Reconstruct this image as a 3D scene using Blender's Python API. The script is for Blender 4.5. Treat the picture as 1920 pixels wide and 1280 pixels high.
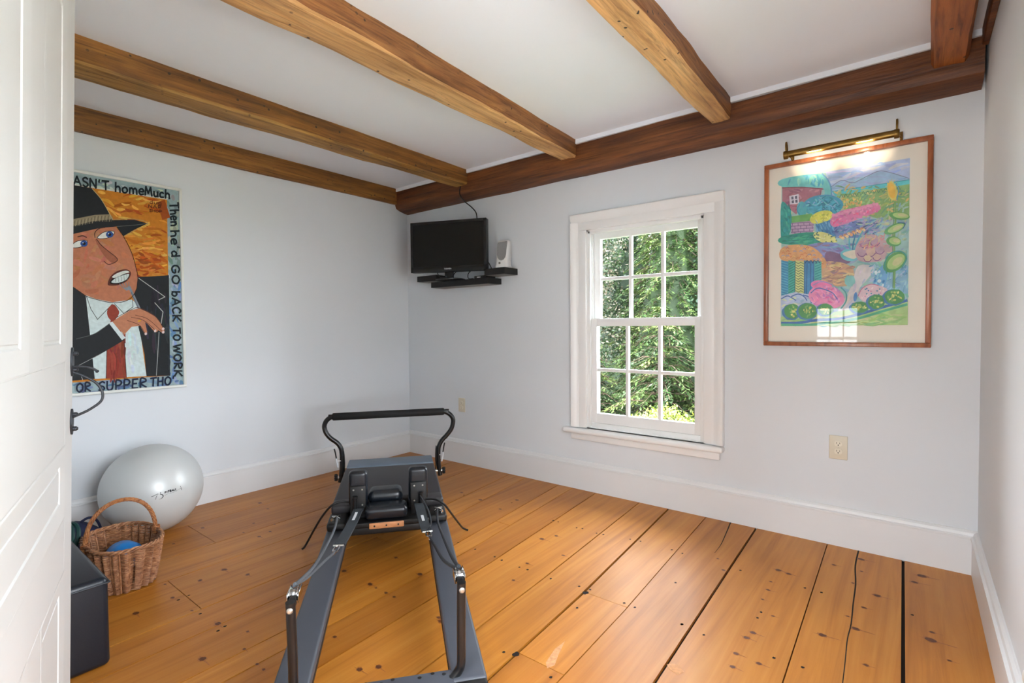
import bpy, bmesh, math, random
import numpy as np
from mathutils import Vector, Matrix

for _o in list(bpy.data.objects):
    bpy.data.objects.remove(_o)
S = bpy.context.scene
COL = S.collection
PI = math.pi

# ------------------------------------------------------------------ camera
CAM = Vector((3.5387, -2.9867, 1.10))
YAW, PITCH, ROLL, FPX = 0.6694, -0.027, -0.0081, 953.685
_F = Vector((-math.sin(YAW) * math.cos(PITCH), math.cos(YAW) * math.cos(PITCH), math.sin(PITCH)))
_R = Vector((math.cos(YAW), math.sin(YAW), 0))
_U = _R.cross(_F)
_R2 = _R * math.cos(ROLL) + _U * math.sin(ROLL)
_U2 = -_R * math.sin(ROLL) + _U * math.cos(ROLL)
cd = bpy.data.cameras.new('camera')
cam = bpy.data.objects.new('camera', cd)
COL.objects.link(cam)
cd.sensor_width = 36.0
cd.lens = FPX / 1920 * 36.0
cd.clip_start = 0.01
cd.clip_end = 200
m = Matrix((( _R2.x, _U2.x, -_F.x, CAM.x), (_R2.y, _U2.y, -_F.y, CAM.y), (_R2.z, _U2.z, -_F.z, CAM.z), (0, 0, 0, 1)))
cam.matrix_world = m
S.camera = cam

# ------------------------------------------------------------------ sky, sun, daylight, exposure
W = bpy.data.worlds.new('sky')
S.world = W
W.use_nodes = True
_nt = W.node_tree
_nt.nodes.clear()
_out = _nt.nodes.new('ShaderNodeOutputWorld')
_bg = _nt.nodes.new('ShaderNodeBackground')
_bg.inputs['Color'].default_value = (0.87, 0.935, 1.0, 1)
_bg.inputs['Strength'].default_value = 3.0
_nt.links.new(_bg.outputs[0], _out.inputs[0])

sd = bpy.data.lights.new('sun', 'SUN')
sd.energy = 5.0
sd.angle = 0.02
sd.color = (1.0, 0.95, 0.85)
sun = bpy.data.objects.new('sun', sd)
COL.objects.link(sun)
sun.rotation_euler = Vector((-0.62, -0.22, 0.75)).to_track_quat('Z', 'Y').to_euler()


def portal(name, loc, size, direction):
    """Sampling aid for the real sky seen through a window opening."""
    d = bpy.data.lights.new(name, 'AREA')
    d.shape = 'RECTANGLE'
    d.size, d.size_y = size
    d.cycles.is_portal = True
    o = bpy.data.objects.new(name, d)
    o.location = loc
    o.rotation_euler = Vector(direction).to_track_quat('-Z', 'Z').to_euler()
    COL.objects.link(o)


portal('sky_portal_back', (2.2, 0.17, 1.09), (0.80, 1.34), (0, -1, 0))
portal('sky_portal_right', (3.93, -2.28, 1.13), (1.14, 1.42), (-1, 0, 0))
portal('sky_portal_hall', (2.41, -8.22, .82), (.80, 1.36), (0, 1, 0))

vs = S.view_settings
S.display_settings.display_device = 'sRGB'
vs.view_transform = 'Standard'
vs.look = 'None'
vs.gamma = 1.0
vs.use_curve_mapping = False
vs.exposure = 2.98


# ------------------------------------------------------------------ helpers
def lin(c):
    return tuple(((v / 255.0) / 12.92 if v <= 10 else (((v / 255.0) + 0.055) / 1.055) ** 2.4) for v in c)


class MB:
    """Collects shapes; build() links them as one mesh object."""

    def __init__(self):
        self.v, self.f, self.mi, self.col = [], [], [], []

    def add(self, verts, faces, mat=0, col=None):
        b = len(self.v)
        self.v += [tuple(p) for p in verts]
        for f in faces:
            self.f.append([i + b for i in f])
            self.mi.append(mat)
            self.col.append(col)
        return self

    def box(self, x0, x1, y0, y1, z0, z1, mat=0, col=None):
        x0, x1 = min(x0, x1), max(x0, x1)
        y0, y1 = min(y0, y1), max(y0, y1)
        z0, z1 = min(z0, z1), max(z0, z1)
        p = [(x0, y0, z0), (x1, y0, z0), (x1, y1, z0), (x0, y1, z0), (x0, y0, z1), (x1, y0, z1), (x1, y1, z1), (x0, y1, z1)]
        return self.add(p, [(0, 3, 2, 1), (4, 5, 6, 7), (0, 1, 5, 4), (1, 2, 6, 5), (2, 3, 7, 6), (3, 0, 4, 7)], mat, col)

    def rbox(self, x0, x1, y0, y1, z0, z1, r=0.01, seg=3, mat=0, M=None, col=None):
        bm = bmesh.new()
        bmesh.ops.create_cube(bm, size=1)
        for v in bm.verts:
            v.co = Vector(((x0 + x1) / 2 + v.co.x * (x1 - x0), (y0 + y1) / 2 + v.co.y * (y1 - y0), (z0 + z1) / 2 + v.co.z * (z1 - z0)))
        bmesh.ops.bevel(bm, geom=list(bm.edges), offset=r, segments=seg, affect='EDGES', profile=0.5)
        bm.verts.index_update()
        vs_ = [(M @ v.co) if M else v.co.copy() for v in bm.verts]
        fs_ = [[v.index for v in f.verts] for f in bm.faces]
        bm.free()
        return self.add(vs_, fs_, mat, col)

    def tube(self, pts, r, n=10, mat=0, closed=False, col=None, cap=True):
        pts = [Vector(p) for p in pts]
        k = len(pts)
        rs = r if isinstance(r, (list, tuple)) else [r] * k
        tang = []
        for i in range(k):
            if closed:
                t = pts[(i + 1) % k] - pts[i - 1]
            else:
                t = pts[min(i + 1, k - 1)] - pts[max(i - 1, 0)]
            tang.append(t.normalized() if t.length > 1e-9 else Vector((0, 0, 1)))
        up = Vector((0, 0, 1)) if abs(tang[0].z) < 0.9 else Vector((1, 0, 0))
        a = tang[0].cross(up).normalized()
        vs_, fs_ = [], []
        for i in range(k):
            a = (a - tang[i] * a.dot(tang[i]))
            a = a.normalized() if a.length > 1e-6 else tang[i].orthogonal().normalized()
            b = tang[i].cross(a)
            for j in range(n):
                th = 2 * PI * j / n
                vs_.append(pts[i] + (a * math.cos(th) + b * math.sin(th)) * rs[i])
        m_ = k if closed else k - 1
        for i in range(m_):
            i2 = (i + 1) % k
            for j in range(n):
                fs_.append((i * n + j, i * n + (j + 1) % n, i2 * n + (j + 1) % n, i2 * n + j))
        if not closed and cap:
            fs_.append(tuple(range(n - 1, -1, -1)))
            fs_.append(tuple(range((k - 1) * n, k * n)))
        return self.add(vs_, fs_, mat, col)

    def lathe(self, prof, base, axis=(0, 0, 1), n=24, mat=0, col=None):
        ax = Vector(axis).normalized()
        a = ax.orthogonal().normalized()
        b = ax.cross(a)
        base = Vector(base)
        vs_, fs_ = [], []
        for (r, h) in prof:
            for j in range(n):
                th = 2 * PI * j / n
                vs_.append(base + ax * h + (a * math.cos(th) + b * math.sin(th)) * max(r, 1e-5))
        for i in range(len(prof) - 1):
            for j in range(n):
                fs_.append((i * n + j, i * n + (j + 1) % n, (i + 1) * n + (j + 1) % n, (i + 1) * n + j))
        fs_.append(tuple(range(n - 1, -1, -1)))
        fs_.append(tuple(range((len(prof) - 1) * n, len(prof) * n)))
        return self.add(vs_, fs_, mat, col)

    def cyl(self, p0, p1, r, n=16, mat=0, col=None):
        p0, p1 = Vector(p0), Vector(p1)
        return self.lathe([(r, 0), (r, (p1 - p0).length)], p0, p1 - p0, n, mat, col)

    def ellipsoid(self, c, rx, ry, rz, nu=24, nv=14, mat=0, M=None, fn=None):
        vs_, fs_ = [], []
        for i in range(nv + 1):
            ph = PI * i / nv
            for j in range(nu):
                th = 2 * PI * j / nu
                p = Vector((math.sin(ph) * math.cos(th) * rx, math.sin(ph) * math.sin(th) * ry, math.cos(ph) * rz))
                if fn:
                    p = fn(p)
                if M:
                    p = M @ p
                vs_.append(Vector(c) + p)
        for i in range(nv):
            for j in range(nu):
                fs_.append((i * nu + j, (i + 1) * nu + j, (i + 1) * nu + (j + 1) % nu, i * nu + (j + 1) % nu))
        return self.add(vs_, fs_, mat)

    def prism(self, poly, d0, d1, ux, uy, uz, o=(0, 0, 0), mat=0):
        ux, uy, uz, o = Vector(ux), Vector(uy), Vector(uz), Vector(o)
        n = len(poly)
        vs_ = [o + ux * p[0] + uy * p[1] + uz * d0 for p in poly] + [o + ux * p[0] + uy * p[1] + uz * d1 for p in poly]
        fs_ = [tuple(range(n - 1, -1, -1)), tuple(range(n, 2 * n))]
        for i in range(n):
            j = (i + 1) % n
            fs_.append((i, j, n + j, n + i))
        return self.add(vs_, fs_, mat)

    def xf(self, M):
        self.v = [tuple(M @ Vector(p)) for p in self.v]
        return self

    def build(self, name, mats, parent=None, smooth=True, angle=38, local=False, fixn=True):
        me = bpy.data.meshes.new(name)
        me.from_pydata(self.v, [], self.f)
        if fixn:
            bm = bmesh.new()
            bm.from_mesh(me)
            bmesh.ops.recalc_face_normals(bm, faces=bm.faces)
            bm.to_mesh(me)
            bm.free()
        mats = mats if isinstance(mats, (list, tuple)) else [mats]
        for m_ in mats:
            me.materials.append(m_)
        me.polygons.foreach_set('material_index', self.mi)
        if any(c is not None for c in self.col):
            at = me.color_attributes.new('tint', 'FLOAT_COLOR', 'CORNER')
            buf = []
            for f, c in zip(self.f, self.col):
                c = c or (0.5, 0.5, 0.5)
                buf += [c[0], c[1], c[2], 1.0] * len(f)
            at.data.foreach_set('color', buf)
        if smooth:
            me.polygons.foreach_set('use_smooth', [True] * len(me.polygons))
            me.set_sharp_from_angle(angle=math.radians(angle))
        o = bpy.data.objects.new(name, me)
        COL.objects.link(o)
        if parent is not None:
            r = parent
            while r.parent is not None:
                r = r.parent
            if not local:
                me.transform(rootM(r).inverted())
            o.parent = parent
        me.update()
        return o


def rootM(r):
    return Matrix.Translation(r.location) @ r.rotation_euler.to_matrix().to_4x4()


def thing(name, label, cat, loc=(0, 0, 0), rotz=0.0, group=None, kind=None):
    o = bpy.data.objects.new(name, None)
    o.empty_display_size = 0.05
    o.location = loc
    o.rotation_euler = (0, 0, rotz)
    COL.objects.link(o)
    o['label'] = label
    o['category'] = cat
    if group:
        o['group'] = group
    if kind:
        o['kind'] = kind
    return o


def tag(o, label=None, cat=None, group=None, kind=None):
    for k, v in (('label', label), ('category', cat), ('group', group), ('kind', kind)):
        if v:
            o[k] = v
    return o


def rebase(o, p):
    """Move a top-level mesh's origin to its base point."""
    o.data.transform(Matrix.Translation(-Vector(p)))
    o.location = p
    return o


def copy_tree(o, parent=None):
    c = o.copy()
    COL.objects.link(c)
    if parent is not None:
        c.parent = parent
    for ch in list(o.children):
        copy_tree(ch, c)
    return c


def structure(mb, name, mats, label=None, parent=None, **k):
    o = mb.build(name, mats, parent, **k)
    if parent is None:
        o['kind'] = 'structure'
    if label:
        o['label'] = label
    return o


def cr(pts, n=8, closed=False):
    """Catmull-Rom through points of any dimension."""
    P_ = [np.array(p, float) for p in pts]
    k = len(P_)
    out = []
    rng = range(k) if closed else range(k - 1)
    for i in rng:
        p0 = P_[(i - 1) % k] if closed or i > 0 else 2 * P_[0] - P_[1]
        p1, p2 = P_[i], P_[(i + 1) % k]
        p3 = P_[(i + 2) % k] if closed or i + 2 < k else 2 * P_[-1] - P_[-2]
        for j in range(n):
            t = j / n
            out.append(tuple(0.5 * (2 * p1 + (p2 - p0) * t + (2 * p0 - 5 * p1 + 4 * p2 - p3) * t * t + (3 * p1 - p0 - 3 * p2 + p3) * t ** 3)))
    if not closed:
        out.append(tuple(P_[-1]))
    return out


# ------------------------------------------------------------------ materials
def new_mat(name):
    m_ = bpy.data.materials.new(name)
    m_.use_nodes = True
    nt = m_.node_tree
    b = nt.nodes['Principled BSDF']
    return m_, nt, b


def nd(nt, t, **kw):
    n = nt.nodes.new(t)
    for k, v in kw.items():
        if k in n.inputs:
            n.inputs[k].default_value = v
        else:
            setattr(n, k, v)
    return n


def ramp(nt, stops):
    r = nt.nodes.new('ShaderNodeValToRGB')
    e = r.color_ramp.elements
    while len(e) > 1:
        e.remove(e[0])
    e[0].position = stops[0][0]
    e[0].color = tuple(stops[0][1]) + (1,)
    for p, c in stops[1:]:
        x = e.new(p)
        x.color = tuple(c) + (1,)
    return r


def mixc(nt, typ, fac, a, b):
    n = nt.nodes.new('ShaderNodeMix')
    n.data_type = 'RGBA'
    n.blend_type = typ
    for sock, v in ((n.inputs[0], fac), (n.inputs[6], a), (n.inputs[7], b)):
        if hasattr(v, 'default_value') or hasattr(v, 'links'):
            nt.links.new(v, sock)
        elif isinstance(v, (tuple, list)):
            sock.default_value = tuple(v)[:3] + (1,)
        else:
            sock.default_value = v
    return n.outputs[2]


def plain(name, rgb, rough=0.5, metal=0.0, bump=0.0, bscale=60.0, var=0.06, coat=0.0, spec=0.5, vscale=6.0):
    """A single-coloured surface with slight unevenness in tone and relief."""
    m_, nt, b = new_mat(name)
    c = lin(rgb)
    tc = nd(nt, 'ShaderNodeTexCoord')
    no = nd(nt, 'ShaderNodeTexNoise')
    no.inputs['Scale'].default_value = vscale
    no.inputs['Detail'].default_value = 4
    nt.links.new(tc.outputs['Object'], no.inputs['Vector'])
    r = ramp(nt, [(0.3, [x * (1 - var) for x in c]), (0.7, [min(1, x * (1 + var)) for x in c])])
    nt.links.new(no.outputs['Fac'], r.inputs[0])
    nt.links.new(r.outputs[0], b.inputs['Base Color'])
    b.inputs['Roughness'].default_value = rough
    b.inputs['Metallic'].default_value = metal
    b.inputs['Specular IOR Level'].default_value = spec
    b.inputs['Coat Weight'].default_value = coat
    if bump:
        n2 = nd(nt, 'ShaderNodeTexNoise')
        n2.inputs['Scale'].default_value = bscale
        n2.inputs['Detail'].default_value = 5
        nt.links.new(tc.outputs['Object'], n2.inputs['Vector'])
        bp = nd(nt, 'ShaderNodeBump')
        bp.inputs['Strength'].default_value = bump
        bp.inputs['Distance'].default_value = 0.01
        nt.links.new(n2.outputs['Fac'], bp.inputs['Height'])
        nt.links.new(bp.outputs[0], b.inputs['Normal'])
    return m_


def wood(name, stops, axis=1, stretch=12.0, along=0.9, rough=0.4, coat=0.0, bump=0.15, tint=False, blotch=0.35, wear=None, holes=False, tintamt=1.0, checks=0.0, spec=.5):
    """Grain running along one axis, with blotches of tone, optional worm/nail holes and per-plank tint."""
    m_, nt, b = new_mat(name)
    tc = nd(nt, 'ShaderNodeTexCoord')
    src = tc.outputs['Object']
    at = None
    if tint:
        at = nd(nt, 'ShaderNodeAttribute')
        at.attribute_name = 'tint'
        sep = nd(nt, 'ShaderNodeVectorMath')
        sep.operation = 'MULTIPLY_ADD'
        nt.links.new(at.outputs['Vector'], sep.inputs[0])
        sep.inputs[1].default_value = (37.0, 53.0, 11.0)
        nt.links.new(src, sep.inputs[2])
        src = sep.outputs[0]
    mp = nd(nt, 'ShaderNodeMapping')
    sc = [stretch] * 3
    sc[axis] = along
    mp.inputs['Scale'].default_value = sc
    nt.links.new(src, mp.inputs[0])
    n1 = nd(nt, 'ShaderNodeTexNoise')
    n1.inputs['Scale'].default_value = 1.6
    n1.inputs['Detail'].default_value = 7
    n1.inputs['Roughness'].default_value = 0.62
    n1.inputs['Distortion'].default_value = 0.6
    nt.links.new(mp.outputs[0], n1.inputs['Vector'])
    r = ramp(nt, stops)
    nt.links.new(n1.outputs['Fac'], r.inputs[0])
    colr = r.outputs[0]
    mp2 = nd(nt, 'ShaderNodeMapping')
    sc2 = [5.0] * 3
    sc2[axis] = 1.6
    mp2.inputs['Scale'].default_value = sc2
    nt.links.new(src, mp2.inputs[0])
    n2 = nd(nt, 'ShaderNodeTexNoise')
    n2.inputs['Scale'].default_value = 1.0
    n2.inputs['Detail'].default_value = 3
    nt.links.new(mp2.outputs[0], n2.inputs['Vector'])
    r2 = ramp(nt, [(0.3, (0.55, 0.5, 0.45)), (0.65, (1.12, 1.1, 1.05))])
    nt.links.new(n2.outputs['Fac'], r2.inputs[0])
    colr = mixc(nt, 'MULTIPLY', blotch, colr, r2.outputs[0])
    if tint:
        ht = ramp(nt, [(0.0, (0.80, 0.74, 0.70)), (0.5, (1.0, 1.0, 1.0)), (1.0, (1.12, 1.14, 1.10))])
        sx = nd(nt, 'ShaderNodeSeparateXYZ')
        nt.links.new(at.outputs['Vector'], sx.inputs[0])
        nt.links.new(sx.outputs[0], ht.inputs[0])
        colr = mixc(nt, 'MULTIPLY', tintamt, colr, ht.outputs[0])
    if checks:
        # fine grain lines and open drying checks along the timber
        mp3 = nd(nt, 'ShaderNodeMapping')
        sc3 = [46.0] * 3
        sc3[axis] = 2.2
        mp3.inputs['Scale'].default_value = sc3
        nt.links.new(src, mp3.inputs[0])
        n3 = nd(nt, 'ShaderNodeTexNoise')
        n3.inputs['Scale'].default_value = 1.0
        n3.inputs['Detail'].default_value = 6
        n3.inputs['Roughness'].default_value = .7
        n3.inputs['Distortion'].default_value = 1.2
        nt.links.new(mp3.outputs[0], n3.inputs['Vector'])
        r3 = ramp(nt, [(0.34, (.28, .20, .14)), (0.44, (.72, .67, .62)), (0.53, (1.02, 1.01, 1.0)), (.68, (1.28, 1.25, 1.18))])
        nt.links.new(n3.outputs['Fac'], r3.inputs[0])
        colr = mixc(nt, 'MULTIPLY', checks, colr, r3.outputs[0])
    if holes:
        vo = nd(nt, 'ShaderNodeTexVoronoi')
        vo.inputs['Scale'].default_value = 21.0
        nt.links.new(tc.outputs['Object'], vo.inputs['Vector'])
        rh = ramp(nt, [(0.115, (1, 1, 1)), (0.15, (0, 0, 0))])
        nt.links.new(vo.outputs['Distance'], rh.inputs[0])
        gate = nd(nt, 'ShaderNodeTexNoise')
        gate.inputs['Scale'].default_value = 2.2
        nt.links.new(tc.outputs['Object'], gate.inputs['Vector'])
        rg = ramp(nt, [(0.44, (0, 0, 0)), (0.50, (1, 1, 1))])
        nt.links.new(gate.outputs['Fac'], rg.inputs[0])
        mul = nd(nt, 'ShaderNodeMath')
        mul.operation = 'MULTIPLY'
        nt.links.new(rh.outputs[0], mul.inputs[0])
        nt.links.new(rg.outputs[0], mul.inputs[1])
        colr = mixc(nt, 'MIX', mul.outputs[0], colr, (0.03, 0.014, 0.006))
    nt.links.new(colr, b.inputs['Base Color'])
    b.inputs['Roughness'].default_value = rough
    b.inputs['Specular IOR Level'].default_value = spec
    b.inputs['Coat Weight'].default_value = coat
    b.inputs['Coat Roughness'].default_value = 0.25
    bp = nd(nt, 'ShaderNodeBump')
    bp.inputs['Strength'].default_value = bump
    bp.inputs['Distance'].default_value = 0.01
    nt.links.new(n1.outputs['Fac'], bp.inputs['Height'])
    nt.links.new(bp.outputs[0], b.inputs['Normal'])
    return m_


def tinted(name, rough=0.6, spec=0.3, var=0.12, vscale=40.0, trans=0.0):
    """Colour from the mesh's own 'tint' attribute (each stroke, leaf or patch has its colour)."""
    m_, nt, b = new_mat(name)
    at = nd(nt, 'ShaderNodeAttribute')
    at.attribute_name = 'tint'
    tc = nd(nt, 'ShaderNodeTexCoord')
    no = nd(nt, 'ShaderNodeTexNoise')
    no.inputs['Scale'].default_value = vscale
    no.inputs['Detail'].default_value = 5
    nt.links.new(tc.outputs['Object'], no.inputs['Vector'])
    r = ramp(nt, [(0.3, (1 - var,) * 3), (0.7, (1 + var,) * 3)])
    nt.links.new(no.outputs['Fac'], r.inputs[0])
    c = mixc(nt, 'MULTIPLY', 1.0, at.outputs['Color'], r.outputs[0])
    nt.links.new(c, b.inputs['Base Color'])
    b.inputs['Roughness'].default_value = rough
    b.inputs['Specular IOR Level'].default_value = spec
    if trans:
        out = nt.nodes['Material Output']
        tl = nd(nt, 'ShaderNodeBsdfTranslucent')
        nt.links.new(c, tl.inputs['Color'])
        mx = nd(nt, 'ShaderNodeMixShader')
        mx.inputs[0].default_value = trans
        nt.links.new(b.outputs[0], mx.inputs[1])
        nt.links.new(tl.outputs[0], mx.inputs[2])
        nt.links.new(mx.outputs[0], out.inputs[0])
    return m_


def glassmat(name, tint=(1, 1, 1), ior=1.45):
    m_, nt, b = new_mat(name)
    nt.nodes.remove(b)
    out = nt.nodes['Material Output']
    tr = nd(nt, 'ShaderNodeBsdfTransparent')
    tr.inputs[0].default_value = tint + (1,)
    gl = nd(nt, 'ShaderNodeBsdfGlossy')
    gl.inputs['Roughness'].default_value = 0.0
    fr = nd(nt, 'ShaderNodeFresnel')
    fr.inputs[0].default_value = ior
    mx = nd(nt, 'ShaderNodeMixShader')
    nt.links.new(fr.outputs[0], mx.inputs[0])
    nt.links.new(tr.outputs[0], mx.inputs[1])
    nt.links.new(gl.outputs[0], mx.inputs[2])
    nt.links.new(mx.outputs[0], out.inputs[0])
    return m_


def emit(name, rgb, strength):
    m_, nt, b = new_mat(name)
    b.inputs['Base Color'].default_value = tuple(rgb) + (1,)
    b.inputs['Emission Color'].default_value = tuple(rgb) + (1,)
    b.inputs['Emission Strength'].default_value = strength
    return m_


M_WALL = plain('wall_paint', (219, 223, 227), 0.62, bump=0.05, bscale=9, var=0.015, spec=0.3, vscale=1.4)
M_CEIL = plain('ceiling_paint', (234, 238, 244), 0.75, bump=0.04, bscale=5, var=0.012, spec=0.2, vscale=1.2)
M_TRIM = plain('trim_gloss_paint', (236, 236, 235), 0.32, bump=0.03, bscale=14, var=0.012, vscale=3)
M_BASE = plain('baseboard_paint', (226, 227, 228), 0.4, bump=.03, bscale=14, var=.012, vscale=3)
M_DOOR = plain('door_paint', (204, 204, 202), 0.42, bump=0.06, bscale=10, var=0.015, vscale=2.5)
M_FLOOR = wood('pine_boards', [(0.22, lin((160, 96, 30))), (0.5, lin((190, 122, 44))), (0.78, lin((205, 142, 62)))], 1, 16, 0.6, 0.42, 0.10, 0.05, tint=True, blotch=0.30, tintamt=0.85, spec=.32)
M_KNOT = plain('pine_knot', (92, 46, 18), 0.5, var=0.3, vscale=120)
M_CRACK = plain('dark_gap', (24, 14, 8), 0.9, var=0.2)
M_CHIP = plain('splintered_pine', (206, 150, 104), 0.7, var=0.2, vscale=90)
M_JOIST = wood('old_joist_timber', [(0.25, lin((96, 54, 22))), (0.48, lin((150, 98, 50))), (0.75, lin((184, 132, 78)))], 1, 9, 0.8, 0.6, 0.0, 0.8, blotch=0.7, holes=True, checks=.8)
M_JOIST2 = wood('olive_joist_timber', [(0.25, lin((84, 50, 12))), (0.48, lin((138, 90, 32))), (0.75, lin((170, 120, 54)))], 1, 9, 0.8, 0.6, 0.0, 0.8, blotch=0.7, holes=True, checks=.8)
M_JOIST3 = wood('orange_joist_timber', [(0.25, lin((112, 58, 18))), (0.48, lin((164, 92, 34))), (0.75, lin((186, 116, 52)))], 1, 9, 0.8, 0.5, 0.0, 0.8, blotch=0.6, holes=True, checks=.8)
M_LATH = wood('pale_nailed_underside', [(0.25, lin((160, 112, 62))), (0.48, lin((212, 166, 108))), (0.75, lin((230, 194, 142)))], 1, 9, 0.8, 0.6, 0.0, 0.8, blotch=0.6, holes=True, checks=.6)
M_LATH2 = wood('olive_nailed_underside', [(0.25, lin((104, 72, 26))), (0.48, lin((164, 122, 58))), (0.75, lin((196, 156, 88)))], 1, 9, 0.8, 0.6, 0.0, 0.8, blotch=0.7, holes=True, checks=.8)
M_GIRT = wood('dark_girt_timber', [(0.25, lin((64, 32, 12))), (0.5, lin((112, 64, 28))), (0.75, lin((142, 88, 42)))], 0, 9, 0.8, 0.55, 0.0, 0.8, blotch=0.7, checks=.8)
M_GLASS = glassmat('window_glass', ior=1.13)
M_PGLASS = glassmat('picture_glass', ior=1.27)
# ------------------------------------------------------------------ floor
RW = 3.765          # room width
FY = -2.96          # front wall, room side
CZ = 2.30           # ceiling
NAILS=[(1.934,-0.594),(1.969,-0.595),(2.096,-0.605),(2.128,-0.597),(2.219,-0.605),(2.256,-0.598),(2.395,-0.569),(2.448,-0.558),(2.613,-0.559),(2.668,-0.568),(1.968,-1.149),(2.017,-1.155),(2.126,-1.161),(2.171,-1.158),(2.301,-1.162),(2.433,-1.144),(2.484,-1.140),(2.513,-1.293),(2.643,-1.148),(2.690,-1.151),(2.457,-1.679),(2.653,-1.684),(2.745,-0.865),(2.876,-1.151),(1.221,-0.582),(1.836,-1.143),(1.714,-1.138),(1.564,-0.508),(2.612,-0.561),(2.935,-0.580),(3.190,-0.581),(3.250,-0.581),(3.544,-0.562),(2.876,-1.152),(2.961,-1.168),(3.185,-1.155),(3.268,-1.151),(3.759,-0.583),(3.088,-0.888),(3.086,-0.938),(1.187,-2.191),(1.193,-2.231),(1.541,-2.194),(1.551,-2.222),(1.375,-2.217)]
HOLES=[(2.482,-1.173),(2.497,-1.661)]
KNOTS=[(1.577,-0.636),(1.559,-0.448),(1.371,-0.585),(1.173,-0.553),(2.029,-0.841),(2.067,-0.763),(2.132,-1.108),(2.179,-1.272),(2.221,-0.936),(2.821,-0.523),(2.875,-0.624),(3.070,-0.477),(3.113,-0.486),(3.066,-0.609),(3.072,-0.692),(3.071,-0.785),(3.130,-0.889),(3.096,-1.048),(3.085,-1.094),(3.080,-1.208),(3.152,-1.216),(3.090,-1.285),(3.261,-0.266),(3.344,-0.411),(3.365,-0.265),(3.354,-0.124),(3.431,-0.473),(3.396,-0.612),(3.352,-0.720),(3.383,-0.797),(3.293,-0.914),(3.427,-1.014),(3.576,-0.157),(3.549,-0.245),(3.600,-0.658),(3.594,-0.718),(3.640,-0.822),(0.551,-2.040),(1.063,-2.002),(1.198,-1.958),(1.085,-2.111),(1.153,-2.239),(1.323,-2.228),(1.171,-2.370),(1.502,-2.204),(1.642,-2.158),(1.738,-2.212),(1.680,-2.322),(1.853,-2.222),(1.897,-2.222),(0.286,-1.473),(0.434,-1.495),(0.710,-1.592),(0.795,-1.658),(0.815,-1.726),(0.692,-1.753),(0.600,-1.657),(0.441,-1.862),(1.001,-2.218),(1.595,-1.443),(1.514,-1.673),(1.710,-1.675),(1.756,-1.679),(1.823,-1.678),(1.875,-1.678),(1.924,-1.982),(2.143,-2.032),(2.182,-1.986),(2.130,-1.670),(2.156,-1.681),(1.813,-1.484)]
rnd = random.Random(7)
M_HALO = plain('knot_surround', (156, 90, 32), 0.45, var=.25, vscale=150)
SEAMS = [((-0.03, -0.03, -0.03), .0052), ((.22, .33, .34), .0052), ((.56, .70, .74), .0052), ((.82, .95, .99), .0052), ((1.16, 1.31, 1.37), .0065),
         ((1.31, 1.47, 1.55), .0055), ((1.595, 1.72, 1.77), .0055), ((1.71, 1.82, 1.88), .0052), ((1.89, 1.99, 2.07), .0065), ((2.197, 2.275, 2.36), .006),
         ((2.384, 2.475, 2.56), .011), ((2.606, 2.668, 2.72), .004), ((2.874, 2.91, 2.97), .010), ((3.206, 3.23, 3.27), .0042),
         ((3.508, 3.525, 3.555), .011), ((3.80, 3.80, 3.80), .003)]
SY = (0.0, -1.2, -3.1)


def seam_x(i, y):
    a, b, c = SEAMS[i][0]
    if y > SY[1]:
        return a + (b - a) * (y / SY[1])
    return b + (c - b) * ((y - SY[1]) / (SY[2] - SY[1]))


fb = MB()
cuts = {1: [-1.9], 3: [-2.2], 4: [-1.35], 6: [-0.8], 8: [-2.5], 10: [-1.17, -1.65]}
for i in range(len(SEAMS) - 1):
    ys = [0.0] + cuts.get(i, []) + [-3.1]
    for k in range(len(ys) - 1):
        t = (rnd.random(), rnd.random(), rnd.random())
        y0, y1 = ys[k], ys[k + 1]
        if k > 0:
            y0 -= 0.0015
        if k < len(ys) - 2:
            y1 += 0.0015
        st = [y0] + [y for y in (-0.3, -0.6, -0.9, -1.2, -1.5, -1.8, -2.1, -2.4, -2.7) if y1 < y < y0] + [y1]
        vs_, fs_ = [], []
        for y in st:
            xl = seam_x(i, y) + SEAMS[i][1] / 2
            xr = seam_x(i + 1, y) - SEAMS[i + 1][1] / 2
            vs_ += [(xl, y, -.012), (xl, y, 0), (xr, y, 0), (xr, y, -.012)]
        for j in range(len(st) - 1):
            a = j * 4
            fs_ += [(a, a + 4, a + 5, a + 1), (a + 1, a + 5, a + 6, a + 2), (a + 2, a + 6, a + 7, a + 3)]
        fs_ += [(0, 1, 2, 3), tuple(len(vs_) - 4 + q for q in (3, 2, 1, 0))]
        fb.add(vs_, fs_, 0, t)
fb.box(-.02, RW + .02, -3.1, .02, -.05, -.0121, 1)


def splat(mb, x, y, rx, ry, z, mat, n=12, jag=.25, rot=0.0):
    vs_ = []
    for j in range(n):
        th = 2 * PI * j / n
        q = 1 + rnd.uniform(-jag, jag)
        a, b = rx * q * math.cos(th), ry * q * math.sin(th)
        vs_.append((x + a * math.cos(rot) - b * math.sin(rot), y + a * math.sin(rot) + b * math.cos(rot), z))
    mb.add(vs_, [tuple(range(n))], mat)


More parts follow.
